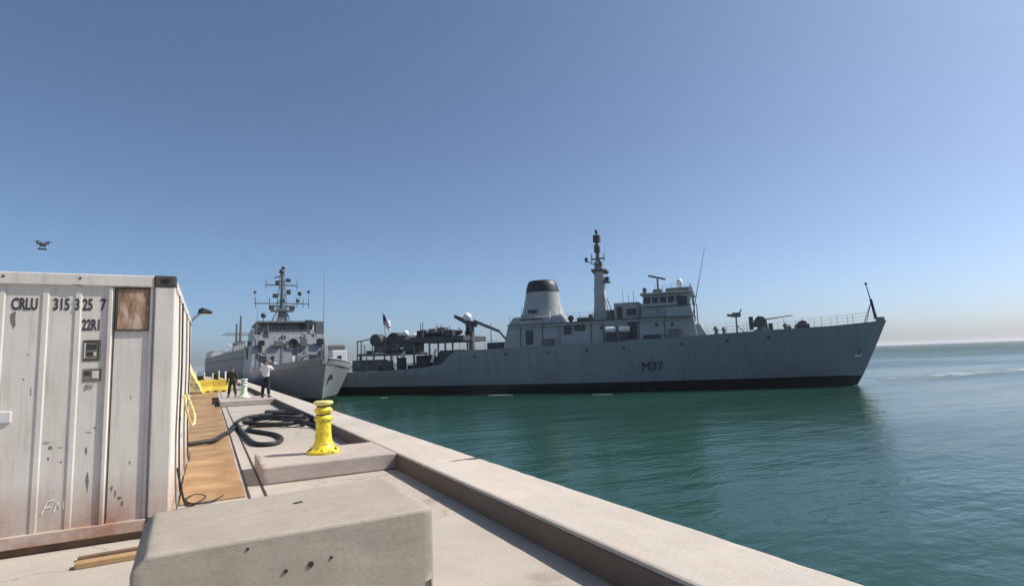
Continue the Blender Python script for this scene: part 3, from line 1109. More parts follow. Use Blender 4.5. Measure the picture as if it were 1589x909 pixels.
# ---- the patrol-grey minehunter under way, pennant M37
ANG = R(-48)
S1 = empty('naval_ship', (57.98, 35.09, WL), ANG,
           'grey naval ship numbered M37 under way with black-topped funnel and tall mast', 'ship')
sheer1 = [(-62, 2.95), (-57.4, 2.85), (-52, 2.95), (-46.7, 3.2), (-44.1, 3.5), (-43.2, 4.4), (-42.4, 5.0), (-35, 5.15), (-27, 5.25), (-20, 5.4), (-14, 5.6),
          (-7.5, 5.85), (-1.7, 6.02), (3.1, 6.38)]
hd1 = [(-62, 4.1), (-56, 4.5), (-48, 4.85), (-38, 5.0), (-22, 5.0), (-15, 4.7), (-9, 3.95), (-5, 3.05), (-1.5, 1.95), (1, 1.05), (2.4, .45), (3.1, .06)]
hw1 = [(-62, 3.7), (-56, 4.2), (-48, 4.6), (-38, 4.8), (-24, 4.7), (-17, 3.95), (-11, 2.85), (-6, 1.65), (-2.5, .75), (0, .3), (3.1, .04)]
sl1 = [-62, -61, -59, -56, -52, -48, -46.7, -44.1, -43.6, -43.2, -42.8, -42.4, -40, -37, -33, -29, -25, -21, -18, -15.5, -13, -11, -9, -7, -5, -3.5, -2, -.7, .5, 1.5, 2.3, 2.8, 3.1]
pt1, nr1 = ship_hull(S1, sl1, sheer1, hd1, hw1, lambda z: max(-.4, min(3.1, 3.1 * (max(z, -.6) / 6.38) ** .92)) if z > 0 else .12 * z, None, 'hullgrey', .98)
MB().tube([(.02 + 3.1 * (z / 6.38) ** .92 if z > 0 else 0, 0, z) for z in (0, 1, 2, 3, 4, 5, 6, 6.38)], .05, 8).build('stem_bar', 'hullgrey', S1, smooth=60)


def side_y(s, z, sh=sheer1, hd_=hd1, hw_=hw1):
    f = max(0., min(1., z / interp(sh, s))) ** .8
    return interp(hw_, s) * (1 - f) + interp(hd_, s) * f


# rubbing strake along the after hull and bulwark cap
for s0, s1, z in ((-61, -44.5, 2.2),):
    mb = MB().tube([(s, -side_y(s, z) - .03, z) for s in (-61, -57, -53, -49, -45)], .07, 6)
    mb.build('rubbing_strake', 'hullgrey', S1)
# pennant number on the starboard side
ym = -(side_y(-19.4, 2.65) + .05)
tilt = math.atan2(side_y(-19.4, 3.2) - side_y(-19.4, 2.1), 1.1)
yw = math.atan2(side_y(-20.8, 2.6) - side_y(-18.0, 2.6), 2.8)
mt_ = Matrix.Translation((-20.75, -(side_y(-20.75, 2.15) + .05), 2.12)) @ Matrix.Rotation(yw, 4, 'Z') @ Matrix.Rotation(R(90) + tilt, 4, 'X')
text('pennant_number', 'M37', 1.3, 'boot', S1, .98, .004, matrix=mt_, weight=0)
for s_ in (-40, -36, -31, -26.5, -22.5, -16.5, -12, -8):
    for sy in (-1, 1):
        zs = interp(sheer1, s_) - .75
        MB().box(s_ - .14, s_ + .14, sy * side_y(s_, zs) - .06, sy * side_y(s_, zs) + .06, zs - .09, zs + .09).build('scupper', 'black', S1)
# anchor in its pocket
an = MB().box(-.25, .25, -.06, .06, -.12, .12).build('anchor', 'white', S1, bevel=.03, loc=(.2, -.86, 2.95), rz=-.35)
MB().cyl((.2, -.9, 3.0), (.5, -.95, 3.6), .07, .06, 6).build('anchor_shank', 'darkgear', S1)
# superstructure
dh = MB().frustum(-36.8, -14.8, 3.7, 5.0, -36.2, -15.2, 3.5, 7.75).build('deckhouse', 'super', S1, bevel=.06)
MB().frustum(-15.3, -13.7, 3.2, 5.2, -15.3, -14.6, 3.0, 6.9).build('breakwater_step', 'super', S1, bevel=.05)
P_(S1, 'deckhouse_deck', 'deck', (-36.3, -15.1, -3.65, 3.65, 7.75, 7.83))
bridge = MB().frustum(-20.6, -15.2, 3.3, 7.83, -20.3, -15.5, 3.15, 10.25).build('bridge', 'super', S1, bevel=.05)
MB().box(-20.6, -15.0, -3.5, 3.5, 10.26, 10.5).build('bridge_roof', 'super', bridge, bevel=.05)
for k in range(5):                       # bridge side and front windows
    x = -19.9 + k * .85
    for sy in (-1, 1):
        MB().box(x - .32, x + .32, sy * 3.19 - .03, sy * 3.19 + .03, 9.35, 10.0).build('window', 'glass', bridge)
for k in range(6):
    y = -2.6 + k * 1.04
    MB().box(-15.47, -15.40, y - .42, y + .42, 9.35, 10.0).build('window', 'glass', bridge)
# open bridge wing with a dark doorway
for sy in (-1, 1):
    y0, y1 = (sy * 3.2, sy * 4.3) if sy > 0 else (-4.3, -3.2)
    MB().box(-17.9, -15.3, y0, y1, 7.72, 7.84).build('bridge_wing', 'super', S1, bevel=.02)
    MB().box(-17.9, -15.3, sy * 4.28 - .03, sy * 4.28 + .03, 7.85, 8.75).build('wing_bulwark', 'super', S1)
    MB().box(-16.7, -15.75, sy * 3.26 - .03, sy * 3.26 + .03, 7.9, 9.9).build('door', 'glass', bridge)
    MB().cyl((-15.4, sy * 4.2, 7.8), (-15.4, sy * 3.4, 10.3), .06, .06, 6).build('wing_strut', 'super', S1)
    MB().cyl((-15.0, sy * 4.2, 7.0), (-15.0, sy * 4.2, 9.6), .07, .06, 6).build('wing_post', 'midgear', S1)
    # doors, openings and lockers along the deckhouse
    for x, z0, z1, w in ((-28.9, 6.4, 7.5, .42), (-27.5, 6.75, 7.5, .62), (-21.6, 5.5, 7.4, .5), (-33.5, 5.3, 7.1, .45)):
        MB().box(x - w, x + w, sy * 3.62 - .05, sy * 3.62 + .05, z0, z1).build('doorway', 'glass' if z0 > 6 else 'darkgear', dh)
    for x in (-19.0, -17.4, -25.0, -23.5):
        MB().lathe([(.18, 0), (.18, .06)], n=12).build('porthole', 'glass', dh, loc=(x, sy * 3.6, 6.95)).rotation_euler.x = R(90)
    for x0, x1, z0, z1, m_ in ((-22.9, -22.2, 5.3, 6.3, 'darkgear'), (-20.4, -18.7, 5.4, 5.9, 'darkgear'), (-31.8, -30.6, 5.2, 6.0, 'midgear'),
                               (-24.6, -23.3, 5.35, 5.9, 'midgear'), (-17.8, -16.6, 5.5, 6.4, 'midgear')):
        MB().box(x0, x1, sy * 3.95 - .3, sy * 3.95 + .3, z0, z1).build('deck_locker', m_, S1, bevel=.05)
    for x in (-23.9, -22.4):
        MB().cyl((x - .55, sy * 4.15, 6.65), (x + .55, sy * 4.15, 6.65), .32, .32, 12).build('liferaft_canister', 'white', S1, smooth=50)
        MB().box(x - .5, x + .5, sy * 4.15 - .2, sy * 4.15 + .2, 5.3, 6.33).build('liferaft_cradle', 'darkgear', S1)
    # walkway ledge
    MB().box(-36, -15.5, sy * 3.72 - .12, sy * 3.72 + .12, 7.45, 7.52).build('walkway_ledge', 'super', S1)
    rail([(-30.5, sy * 3.45, 7.83), (-24.4, sy * 3.45, 7.83)], .95, S1)
    rail([(-42.0, sy * 4.75, 5.0), (-37, sy * 4.85, 5.05)], 1.0, S1)
    rail([(s, sy * (interp(hd1, s) - .15), interp(sheer1, s)) for s in (-14, -10, -6.5, -3, 0, 2.2)], 1.0, S1, step=1.7, r=.018)
    rail([(s, sy * (interp(hd1, s) - .15), interp(sheer1, s)) for s in (-61.5, -57, -52, -47)], 1.0, S1, step=1.7)
# house abaft the bridge and the mast
MB().box(-23.8, -21.0, -1.9, 1.9, 7.83, 9.75).build('equipment_house', 'super', S1, bevel=.06)
MB().box(-23.5, -22.9, -1.98, -1.91, 8.0, 9.3).build('house_door', 'darkgear', S1)
MB().box(-22.4, -21.3, -2.0, -1.91, 8.3, 9.0).build('house_vent', 'glass', S1)
MB().box(-24.9, -24.0, -1.0, 1.0, 7.83, 9.1).build('mast_house', 'midgear', S1, bevel=.05)
MB().cyl((-22.2, -1.0, 9.75), (-22.2, -1.0, 10.8), .03, .02, 5).build('aerial', 'midgear', S1)
mast = MB().loft([[(-25.65 + a * w, b * w, z) for a, b in ((-1, -1), (1, -1), (1, 1), (-1, 1))]
                  for z, w in ((7.83, .85), (10, .66), (14.3, .48))]).build('mast', 'super', S1, bevel=.08)
MB().loft([[(-25.65 + a * w + q, b * w, z) for a, b in ((-1, -.8), (1, -.8), (1, .8), (-1, .8))] for z, w, q in ((13.4, .42, -.1), (13.9, .75, -.1), (14.1, .75, -.1))]).build('mast_platform', 'midgear', mast)
MB().box(-26.1, -25.2, -.4, .4, 14.1, 15.0).build('mast_equipment', 'midgear', mast, bevel=.08)
MB().cyl((-25.7, 0, 15.0), (-25.75, 0, 18.0), .26, .18, 8).build('topmast', 'midgear', mast)
for z, r, h in ((16.1, .38, 1.0), (17.35, .46, 1.05), (18.45, .2, .5)):
    MB().lathe([(.05, 0), (r, .05), (r, h * .8), (.08, h)], (-25.73, 0, z), 10).build('mast_aerial', 'darkgear', mast, smooth=50)
MB().cyl((-27.0, -.6, 15.1), (-25.6, .0, 14.4), .06, .06, 6).build('mast_bracket', 'midgear', mast)
MB().box(-27.15, -26.85, -.75, -.45, 15.0, 15.5).build('navigation_light', 'darkgear', mast)
MB().cyl((-24.6, .0, 13.7), (-25.4, .0, 13.5), .06, .06, 6).build('mast_bracket', 'midgear', mast)
MB().ball((-24.8, 0, 13.75), .35, 10, 6).build('satellite_aerial', 'midgear', mast, smooth=60)
MB().box(-25.75, -25.55, -1.9, 1.9, 14.65, 14.77).build('yard', 'midgear', mast)
MB().box(-26.3, -25.9, -.5, .5, 11.5, 11.75).build('radar_step', 'midgear', mast)
for dy in (-.9, .9):
    MB().cyl((-25.8, dy, 16.6), (-25.75, 0, 16.3), .04, .04, 5).build('aerial_arm', 'darkgear', mast)
    MB().box(-25.9, -25.7, dy - .12, dy + .12, 16.4, 16.9).build('aerial_box', 'darkgear', mast)
for sy in (-1, 1):
    MB().cyl((-24.2, sy * 1.7, 7.83), (-25.5, sy * .2, 12.2), .06, .05, 6).build('mast_leg', 'midgear', mast)
for z in (8.6, 9.3, 10.0, 10.7, 11.4, 12.1, 12.8):
    MB().box(-26.4 + (z - 8.6) * .06, -26.2 + (z - 8.6) * .06, -.25, .25, z, z + .06).build('mast_rung', 'darkgear', mast)
MB().box(-25.2, -24.4, -.7, .7, 12.4, 12.55).build('mast_platform', 'midgear', mast)
MB().box(-25.0, -24.5, -.4, .4, 12.55, 13.1).build('mast_equipment', 'darkgear', mast, bevel=.05)
MB().box(-26.5, -24.9, -.14, .14, 15.3, 15.45).build('yard', 'midgear', mast)
for x in (-26.45, -24.95):
    MB().cyl((x, 0, 15.0), (x, 0, 16.0), .06, .05, 6).build('yard_aerial', 'darkgear', mast)
# funnel
casing = MB().frustum(-36.5, -29.4, 2.9, 7.7, -35.9, -29.9, 2.4, 8.75).build('funnel_casing', 'super', S1, bevel=.1)


def ell(cx, z, a, b, n=22):
    return [(cx + a * math.cos(2 * math.pi * k / n), b * math.sin(2 * math.pi * k / n), z) for k in range(n)]


fun = MB().loft([ell(-32.9, 8.6, 3.0, 2.1), ell(-32.85, 9.4, 2.55, 1.9), ell(-32.85, 10.6, 2.25, 1.8), ell(-32.8, 11.8, 2.05, 1.7)]).build('funnel', 'super', S1, smooth=50)
MB().loft([ell(-32.8, 11.79, 2.09, 1.73), ell(-32.8, 12.5, 1.95, 1.65), ell(-32.82, 13.1, 1.72, 1.5), ell(-32.82, 13.25, 1.5, 1.3)]).build('funnel_cap', 'funneltop', fun, smooth=40)
MB().box(-34.1, -33.0, -2.05, -1.8, 9.2, 9.6).build('funnel_grille', 'glass', fun)
MB().box(-35.0, -31.9, -2.75, -2.35, 8.0, 8.2).build('funnel_step', 'super', fun)
MB().cyl((-31.3, -2.6, 7.9), (-31.3, -2.4, 9.3), .09, .09, 8).build('exhaust_pipe', 'white', fun)
MB().box(-34.9, -32.2, -2.60, -2.5, 8.25, 8.55).build('louvre', 'darkgear', fun)
for z in (9.0, 9.8, 10.6):
    MB().box(-35.5 + (z - 9) * .25, -35.2 + (z - 9) * .25, -.5, .5, z, z + .08).build('funnel_rung', 'midgear', fun)
MB().ball((-29.0, -1.5, 8.35), .38, 10, 6).build('vent_cowl', 'darkgear', S1, smooth=60)
MB().cyl((-29.0, -1.5, 7.8), (-29.0, -1.5, 8.3), .2, .2, 8).build('vent_pipe', 'midgear', S1)
MB().box(-28.2, -26.6, -1.8, .4, 7.83, 8.35).build('deck_locker', 'darkgear', S1, bevel=.05)
MB().box(-26.9, -26.5, -1.3, -.9, 7.83, 8.7).build('vent_pipe', 'midgear', S1)
# bridge roof gear
rad = MB().cyl((-18.95, 0, 10.5), (-18.95, 0, 12.4), .13, .10, 8).build('radar_post', 'midgear', bridge)
MB().box(-19.5, -18.5, -.5, .5, 10.5, 11.15).build('radar_base', 'midgear', bridge, bevel=.05)
rb = MB().box(-1.0, 1.0, -.08, .08, -.09, .09).build('radar_scanner', 'darkgear', bridge, loc=(-19.0, 0, 12.55), rz=.35)
rb.rotation_euler.y = R(14)
MB().cyl((-16.5, -.6, 10.5), (-16.5, -.6, 11.3), .07, .07, 6).build('dome_post', 'midgear', bridge)
MB().ball((-16.5, -.6, 11.7), .36, 12, 8, 1.25).build('satellite_dome', 'dome', bridge, smooth=70)
MB().box(-20.3, -19.9, -3.3, -2.7, 10.5, 11.1).build('searchlight', 'midgear', bridge, bevel=.08)
rail([(-18.2, -3.3, 10.5), (-15.3, -3.3, 10.5), (-15.3, 3.3, 10.5), (-18.2, 3.3, 10.5)], .75, bridge, step=.9)
P_(S1, 'roof_locker', 'midgear', (-17.9, -15.4, -2.6, -1.6, 10.5, 10.95))
MB().cyl((-15.2, -3.2, 7.9), (-13.5, -3.4, 15.0), .06, .015, 6).build('whip_antenna', 'midgear', S1)
for x, y, h in ((-19.6, 3.1, 1.6), (-17.0, 2.8, 1.3), (-21.6, -1.2, 1.4), (-23.2, 1.2, 1.8), (-27.2, .8, 1.2), (-35.0, -1.8, 1.4), (-30.2, -2.2, 1.1)):
    zb = 10.5 if x > -20.5 else (9.75 if -23.8 < x < -21 else 7.83)
    zb = 8.75 if x < -29.5 else zb
    MB().cyl((x, y, zb - .05), (x, y, zb + h), .035, .02, 5).build('aerial', 'darkgear', S1)
for sy in (-1, 1):                       # pipes and ladders on the deckhouse side
    for x in (-34.6, -31.9, -26.2, -24.8, -20.9, -18.2):
        MB().cyl((x, sy * 3.72, 5.15), (x, sy * 3.58, 7.75), .05, .05, 6).build('side_pipe', 'midgear', dh)
    for k in range(7):
        MB().box(-30.15, -29.65, sy * 3.70 - .04, sy * 3.70 + .04, 5.4 + k * .32, 5.45 + k * .32).build('ladder_rung', 'midgear', dh)
    MB().box(-20.6, -15.2, sy * 3.34 - .04, sy * 3.34 + .04, 8.9, 9.0).build('grab_rail', 'darkgear', bridge)
    rail([(-20.6, sy * 3.5, 7.83), (-18.0, sy * 3.5, 7.83)], .95, S1, step=.9)
    rail([(-36.0, sy * 3.4, 7.83), (-30.8, sy * 3.4, 7.83)], .95, S1, step=1.1)
# forecastle
gun = empty('deck_gun', (-8.3, 0, 5.75))
gun.parent = S1
MB().lathe([(.95, 0), (.9, .25), (.55, .35), (.5, .75)], n=16).build('gun_pedestal', 'midgear', gun, smooth=40)
MB().loft([[(-.9, -.55, .6), (.5, -.5, .6), (.5, .5, .6), (-.9, .55, .6)], [(-.8, -.55, 1.3), (.4, -.45, 1.35), (.4, .45, 1.35), (-.8, .55, 1.3)],
           [(-.4, -.35, 1.75), (.2, -.3, 1.65), (.2, .3, 1.65), (-.4, .35, 1.75)]]).build('gun_cradle', 'darkgear', gun, bevel=.06)
MB().cyl((.3, -.1, 1.35), (3.0, -.1, 1.62), .07, .045, 8).build('gun_barrel', 'midgear', gun)
MB().box(-1.3, -.9, -.6, .6, .3, 1.7).build('gun_shield', 'darkgear', gun, bevel=.04)
MB().box(.6, 1.0, -.4, .4, .2, .9).build('ammunition_box', 'darkgear', gun, bevel=.04)
post = MB().cyl((-10.9, -1.0, 5.6), (-10.9, -1.0, 7.6), .10, .08, 8).build('director_post', 'midgear', S1)
MB().box(-11.3, -10.4, -1.35, -.65, 7.45, 7.95).build('director_sight', 'midgear', post, bevel=.1)
MB().cyl((-11.8, -1.0, 7.75), (-11.2, -1.0, 7.6), .12, .16, 8).build('director_lens', 'darkgear', post)
MB().cyl((-10.5, -1.0, 7.9), (-10.3, -1.0, 8.3), .1, .05, 6).build('sight_aerial', 'darkgear', post)
MB().cyl((-10.9, -1.0, 6.6), (-10.1, -1.0, 5.7), .05, .05, 6).build('post_stay', 'midgear', post)
for x, y, s_ in ((-13.0, -2.2, .35), (-12.2, .5, .3), (-6.2, -1.6, .32), (-5.6, 1.2, .35)):
    MB().lathe([(s_ * .8, 0), (s_ * .6, .2), (s_ * .6, .5), (s_, .6), (s_ * .5, .9)], (x, y, 5.62), 10).build('deck_ventilator', 'midgear', S1, smooth=40)
MB().cyl((-4.5, -.9, 6.35), (-4.5, .9, 6.35), .42, .42, 12).build('anchor_winch', 'darkgear', S1)
MB().box(-5.1, -3.9, -1.1, 1.1, 5.9, 6.4).build('winch_bed', 'darkgear', S1, bevel=.05)
js = MB().cyl((2.35, 0, 6.3), (1.72, 0, 10.1), .08, .04, 8).build('jackstaff', 'darkgear', S1)
MB().lathe([(.02, 0), (.12, .05), (.12, .22), (.02, .3)], (1.72, 0, 10.05), 8).build('masthead_light', 'darkgear', js)
for sy in (-1, 1):
    MB().cyl((1.3, sy * .5, 6.2), (2.0, 0, 8.3), .04, .03, 5).build('staff_brace', 'darkgear', js)
MB().cyl((2.28, .0, 6.6), (2.0, .0, 8.6), .14, .12, 8).build('furled_jack', 'flagblue', js)
MB().box(2.3, 3.0, -.3, .3, 6.3, 6.75).build('bow_fairlead', 'hullgrey', S1, bevel=.1)
# after deck: reels, boats, crane, sweep gear
MB().frustum(-46.5, -42.0, 3.6, 3.2, -45.2, -42.0, 3.5, 5.2).build('after_screen', 'darkgear', S1)
MB().box(-49.5, -42.0, -3.6, 3.6, 6.3, 6.95).build('gear_platform', 'darkgear', S1, bevel=.05)
for x in (-49.0, -46.8, -44.6):
    for sy in (-1, 1):
        MB().cyl((x, sy * 3.3, 3.1), (x, sy * 3.3, 6.3), .12, .12, 6).build('platform_leg', 'midgear', S1)
for x0, x1, z0, z1, y0, y1, m_, n_ in ((-48.6, -46.6, 3.1, 4.7, -3.6, -1.8, 'black', 'sweep_float'), (-55.8, -53.9, 5.3, 7.4, -2.0, 1.5, 'midgear', 'cable_reel_house'),
                                       (-53.8, -51.2, 5.9, 7.4, -1.8, 1.8, 'darkgear', 'cable_drum_bed'), (-57.5, -50.5, 4.9, 5.2, -3.2, 3.2, 'midgear', 'sweep_deck'),
                                       (-51.0, -49.6, 5.2, 6.9, -2.5, .5, 'darkgear', 'gear_locker'), (-53.5, -52.2, 3.0, 4.2, -3.9, -2.9, 'darkgear', 'deck_locker'),
                                       (-50.9, -50.0, 2.9, 4.5, -4.2, -3.4, 'black', 'deck_winch'), (-58.8, -56.5, 2.9, 4.4, -2.6, 2.6, 'midgear', 'sweep_gear_bed')):
    MB().box(x0, x1, y0, y1, z0, z1).build(n_, m_, S1, bevel=.1)
for x in (-57.3, -55.2, -52.6, -50.7):
    for sy in (-1, 1):
        MB().cyl((x, sy * 2.9, 2.9), (x, sy * 2.9, 5.0), .11, .11, 6).build('sweep_deck_leg', 'midgear', S1)
for x, y, r in ((-53.0, -1.0, .95), (-55.0, -2.2, .8)):
    MB().cyl((x, y - .7, 6.9), (x, y + .9, 6.9), r, r, 16).build('cable_drum', 'black' if r > .9 else 'darkgear', S1, smooth=50)
for x in (-58.2, -57.6):
    MB().cyl((x, -2.2, 4.4), (x, -2.2, 7.0), .10, .08, 6).build('davit_post', 'midgear', S1)
MB().cyl((-58.3, -2.2, 6.8), (-55.9, -2.2, 7.2), .08, .08, 6).build('davit_arm', 'midgear', S1)
rail([(-57.5, -3.2, 5.2), (-50.5, -3.2, 5.2)], 1.0, S1, step=1.1)
MB().ball((-51.3, -1.4, 7.65), .42, 10, 6).build('white_float', 'dome', S1, smooth=60)
MB().ball((-50.1, -1.0, 7.25), .45, 10, 6, .8).build('white_float', 'dome', S1, smooth=60)
MB().cyl((-50.9, -4.0, 4.0), (-49.9, -4.0, 5.2), .16, .14, 8).build('white_lifebuoy_rack', 'white', S1)
MB().cyl((-46.2, -3.9, 3.8), (-45.6, -3.9, 5.4), .2, .16, 8).build('white_fender', 'white', S1)
for k in range(64):
    x, y = random.uniform(-59, -43.5), random.uniform(-3.6, 2.8)
    zb = 6.95 if x > -49.4 else (5.2 if -57.4 < x < -50.6 else 2.9)
    if k % 3 == 0:
        zb = 2.9
    h, w = random.uniform(.4, 1.6), random.uniform(.15, .6)
    if k % 2:
        MB().cyl((x, y, zb), (x, y, zb + h * 1.4), .06, .05, 6).build('deck_post', 'midgear', S1)
    else:
        MB().box(x - w, x + w, y - w * .8, y + w * .8, zb, zb + h * .8).build('deck_fitting', random.choice(('midgear', 'darkgear', 'black')), S1, bevel=.06)
# inflatable boat
boat = empty('ship_boat', (-45.6, -1.6, 7.0))
boat.parent = S1
for sy in (-1, 1):
    MB().tube([(-2.4, sy * .8, .32), (1.2, sy * .8, .32), (2.0, sy * .45, .42), (2.35, 0, .5)], .27, 8).build('boat_tube', 'black', boat, smooth=60)
MB().box(-2.3, 1.4, -.6, .6, .02, .34).build('boat_floor', 'darkgear', boat)
MB().box(-.6, .2, -.35, .35, .34, .95).build('boat_console', 'midgear', boat, bevel=.05)
# crane
cr = empty('ship_crane', (-41.6, 0, 5.0))
cr.parent = S1
MB().cyl((-.6, -.6, 0), (-.6, -.6, 3.4), .42, .34, 10).build('crane_post', 'midgear', cr)
MB().cyl((-1.2, -.6, 2.0), (-1.2, -.6, 3.4), .22, .2, 8).build('crane_ram', 'darkgear', cr)
MB().loft([[(-2.9, -.85, 4.35), (-2.9, -.35, 4.35), (-2.9, -.35, 4.75), (-2.9, -.85, 4.75)], [(-.9, -.95, 3.2), (-.9, -.25, 3.2), (-.9, -.25, 3.9), (-.9, -.95, 3.9)],
           [(.1, -.9, 3.0), (.1, -.3, 3.0), (.1, -.3, 3.7), (.1, -.9, 3.7)]]).build('crane_jib_heel', 'darkgear', cr)
MB().loft([[(-.2, -.8, 3.55), (-.2, -.4, 3.55), (-.2, -.4, 4.0), (-.2, -.8, 4.0)], [(3.2, -.8, 2.15), (3.2, -.4, 2.15), (3.2, -.4, 2.5), (3.2, -.8, 2.5)],
           [(3.9, -.75, 1.3), (3.9, -.45, 1.3), (4.1, -.45, 1.4), (4.1, -.75, 1.4)]]).build('crane_jib', 'midgear', cr)
MB().ball((-1.1, -.7, 4.35), .55, 12, 8, 1.0).build('white_float', 'dome', cr, smooth=60)
MB().box(1.8, 4.0, -1.5, .6, .1, .95).build('crane_bed', 'darkgear', cr, bevel=.1)
MB().cyl((2.2, -1.0, .9), (2.2, -1.0, 3.4), .05, .04, 6).build('davit_post', 'midgear', cr)
MB().cyl((-3.4, -1.2, 1.9), (-3.4, -1.2, 3.3), .05, .05, 6).build('davit_post', 'midgear', cr)
# ensign
st = MB().cyl((-55.2, 0, 7.3), (-55.7, 0, 10.9), .05, .03, 6).build('ensign_staff', 'midgear', S1)
fl = MB()
nx, nz = 9, 7
for i_ in range(nx):
    for j in range(nz):
        x, z = i_ / (nx - 1), j / (nz - 1)
        fl.v.append((-55.6 + x * 1.15 + .1 * z * -1, .16 * math.sin(x * 7), 9.1 + z * 1.45 - x * 1.0 + .10 * math.sin(x * 5 + z)))
for i_ in range(nx - 1):
    for j in range(nz - 1):
        a = i_ * nz + j
        fl.f.append((a, a + nz, a + nz + 1, a + 1))
fo = fl.build('ensign', 'white', st, smooth=80)
for m_ in ('flagred', 'flagblue'):
    fo.data.materials.append(M[m_])
for p in fo.data.polygons:
    i_, j = p.index // (nz - 1), p.index % (nz - 1)
    p.material_index = 2 if (i_ < 3 and j > 2) else (1 if (i_ == 4 or j == 2) else 0)
so_ = fo.modifiers.new('solid', 'SOLIDIFY')
so_.thickness = .012

# ---- the minehunter moored at the quay
S2 = empty('moored_ship', (9.55, 58.0, WL), R(-90), 'grey naval ship moored at the quay with its bow and latticed mast towards the container', 'ship')
sheer2 = [(-50, 3.4), (-38, 3.4), (-24, 3.4), (-14, 3.42), (-7, 3.5), (-2, 3.7), (2.6, 4.05)]
hd2 = [(-50, 4.4), (-42, 4.9), (-30, 5.15), (-16, 5.1), (-10, 4.75), (-6, 4.1), (-3, 3.25), (-.5, 2.2), (1.2, 1.2), (2.2, .4), (2.6, .06)]
hw2 = [(-50, 3.9), (-42, 4.5), (-30, 4.9), (-18, 4.4), (-12, 3.9), (-7, 3.0), (-3, 1.9), (-1, 1.15), (.5, .55), (2.6, .04)]
sl2 = [-50, -49, -46, -42, -38, -33, -28, -24, -20, -17, -14, -12, -10, -8, -6, -4.5, -3, -1.5, -.3, .7, 1.5, 2.1, 2.6]
ship_hull(S2, sl2, sheer2, hd2, hw2, lambda z: 2.6 * (max(z, 0) / 4.05) ** .9 if z > 0 else .1 * z, None, 'hull2', .75)
for sy in (-1, 1):
    bul = MB()
    lo = [(s, sy * (interp(hd2, s) - .02), interp(sheer2, s) - .05) for s in (-16, -13, -10, -8, -6, -4, -2, -.5, .7, 1.6, 2.3)]
    hi = [(s + .04 * k, sy * (abs(y) + .03), z + .55) for k, (s, y, z) in enumerate(lo)]
    inn = [(s, sy * (abs(y) - .09), z) for s, y, z in hi]
    inl = [(s, sy * (abs(y) - .09), z) for s, y, z in lo]
    bul.loft([lo, hi, inn, inl], cap=False, closed=False)
    bul.build('bulwark', 'hull2', S2)
    MB().tube([(s, y * 1.004, z + .02) for s, y, z in hi], .06, 6).build('bulwark_cap', 'super', S2)
# full-width superstructure
MB().loft([[(-44, -4.8, 3.25), (-22.5, -5.0, 3.25), (-22.5, 5.0, 3.25), (-44, 4.8, 3.25)], [(-43, -4.5, 6.4), (-23.2, -4.75, 6.4), (-23.2, 4.75, 6.4), (-43, 4.5, 6.4)],
           [(-42.5, -4.3, 8.2), (-23.8, -4.55, 8.2), (-23.8, 4.55, 8.2), (-42.5, 4.3, 8.2)]]).build('superstructure', 'hull2', S2, bevel=.08)
P_(S2, 'superstructure_deck', 'deck', (-42.4, -24.0, -4.3, 4.3, 8.2, 8.26))
br2 = MB().loft([[(-38, -3.7, 8.2), (-27.5, -3.7, 8.2), (-27.5, 3.7, 8.2), (-38, 3.7, 8.2)], [(-38, -3.6, 10.0), (-28.2, -3.6, 10.0), (-28.2, 3.6, 10.0), (-38, 3.6, 10.0)]]).build('bridge', 'hull2', S2, bevel=.06)
MB().box(-38.3, -27.3, -3.95, 3.95, 10.0, 10.3).build('bridge_roof', 'midgear', br2, bevel=.06)
for k in range(7):
    y = -3.0 + k * 1.0
    MB().box(-28.15, -27.82, y - .40, y + .40, 9.0, 9.8).build('window', 'glass', br2)
for sy in (-1, 1):
    for k in range(4):
        x = -29.2 - k * 1.6
        MB().box(x - .6, x + .6, sy * 3.66 - .04, sy * 3.66 + .04, 9.0, 9.75).build('window', 'glass', br2)
    MB().box(-31.5, -27.8, sy * 4.1 - .45, sy * 4.1 + .45, 8.25, 8.35).build('bridge_wing', 'hull2', S2)
    MB().box(-31.5, -27.8, sy * 4.5 - .05, sy * 4.5 + .05, 8.35, 9.2).build('wing_bulwark', 'hull2', S2)
    rail([(-24.1, sy * 4.4, 8.26), (-42, sy * 4.2, 8.26)], 1.0, S2)
    for k, (x, z, w, h) in enumerate(((-26, 7.2, .3, .3), (-29, 7.2, .3, .3), (-33, 6.0, .5, .9), (-38, 7.0, .3, .3))):
        MB().box(x - w, x + w, sy * 4.78 - .12, sy * 4.78 + .06, z - h, z + h).build('side_opening', 'darkgear', S2)
# front of the superstructure: doors, lockers, lifebuoy ring, vents
for y, z0, z1, w, m_, n_ in ((-3.4, 3.6, 5.4, .42, 'darkgear', 'front_door'), (2.9, 3.6, 5.4, .42, 'darkgear', 'front_door'), (-1.6, 6.6, 7.3, .5, 'midgear', 'front_locker'),
                             (1.6, 6.5, 7.6, .4, 'midgear', 'front_locker'), (-3.6, 6.7, 7.4, .35, 'glass', 'front_window'), (3.7, 6.7, 7.5, .45, 'glass', 'front_window'),
                             (-2.4, 3.35, 4.6, .5, 'midgear', 'deck_box'), (.9, 3.35, 4.9, .6, 'deck', 'deck_box'), (4.0, 4.9, 6.0, .3, 'deck', 'front_vent')):
    MB().box(-23.2, -22.35 if 'box' in n_ else -22.75, y - w, y + w, z0, z1).build(n_, m_, S2, bevel=.04)
MB().lathe([(.42, -.06), (.62, 0), (.42, .06), (.32, 0), (.41, -.055)], n=18).build('hawser_ring', 'black', S2, smooth=60, loc=(-22.9, .3, 7.0)).rotation_euler.y = R(90)
for y in (-4.2, -2.8, 2.2, 3.4):
    MB().cyl((-23.6, y, 8.2), (-23.6, y, 9.6), .06, .05, 6).build('signal_post', 'midgear', S2)
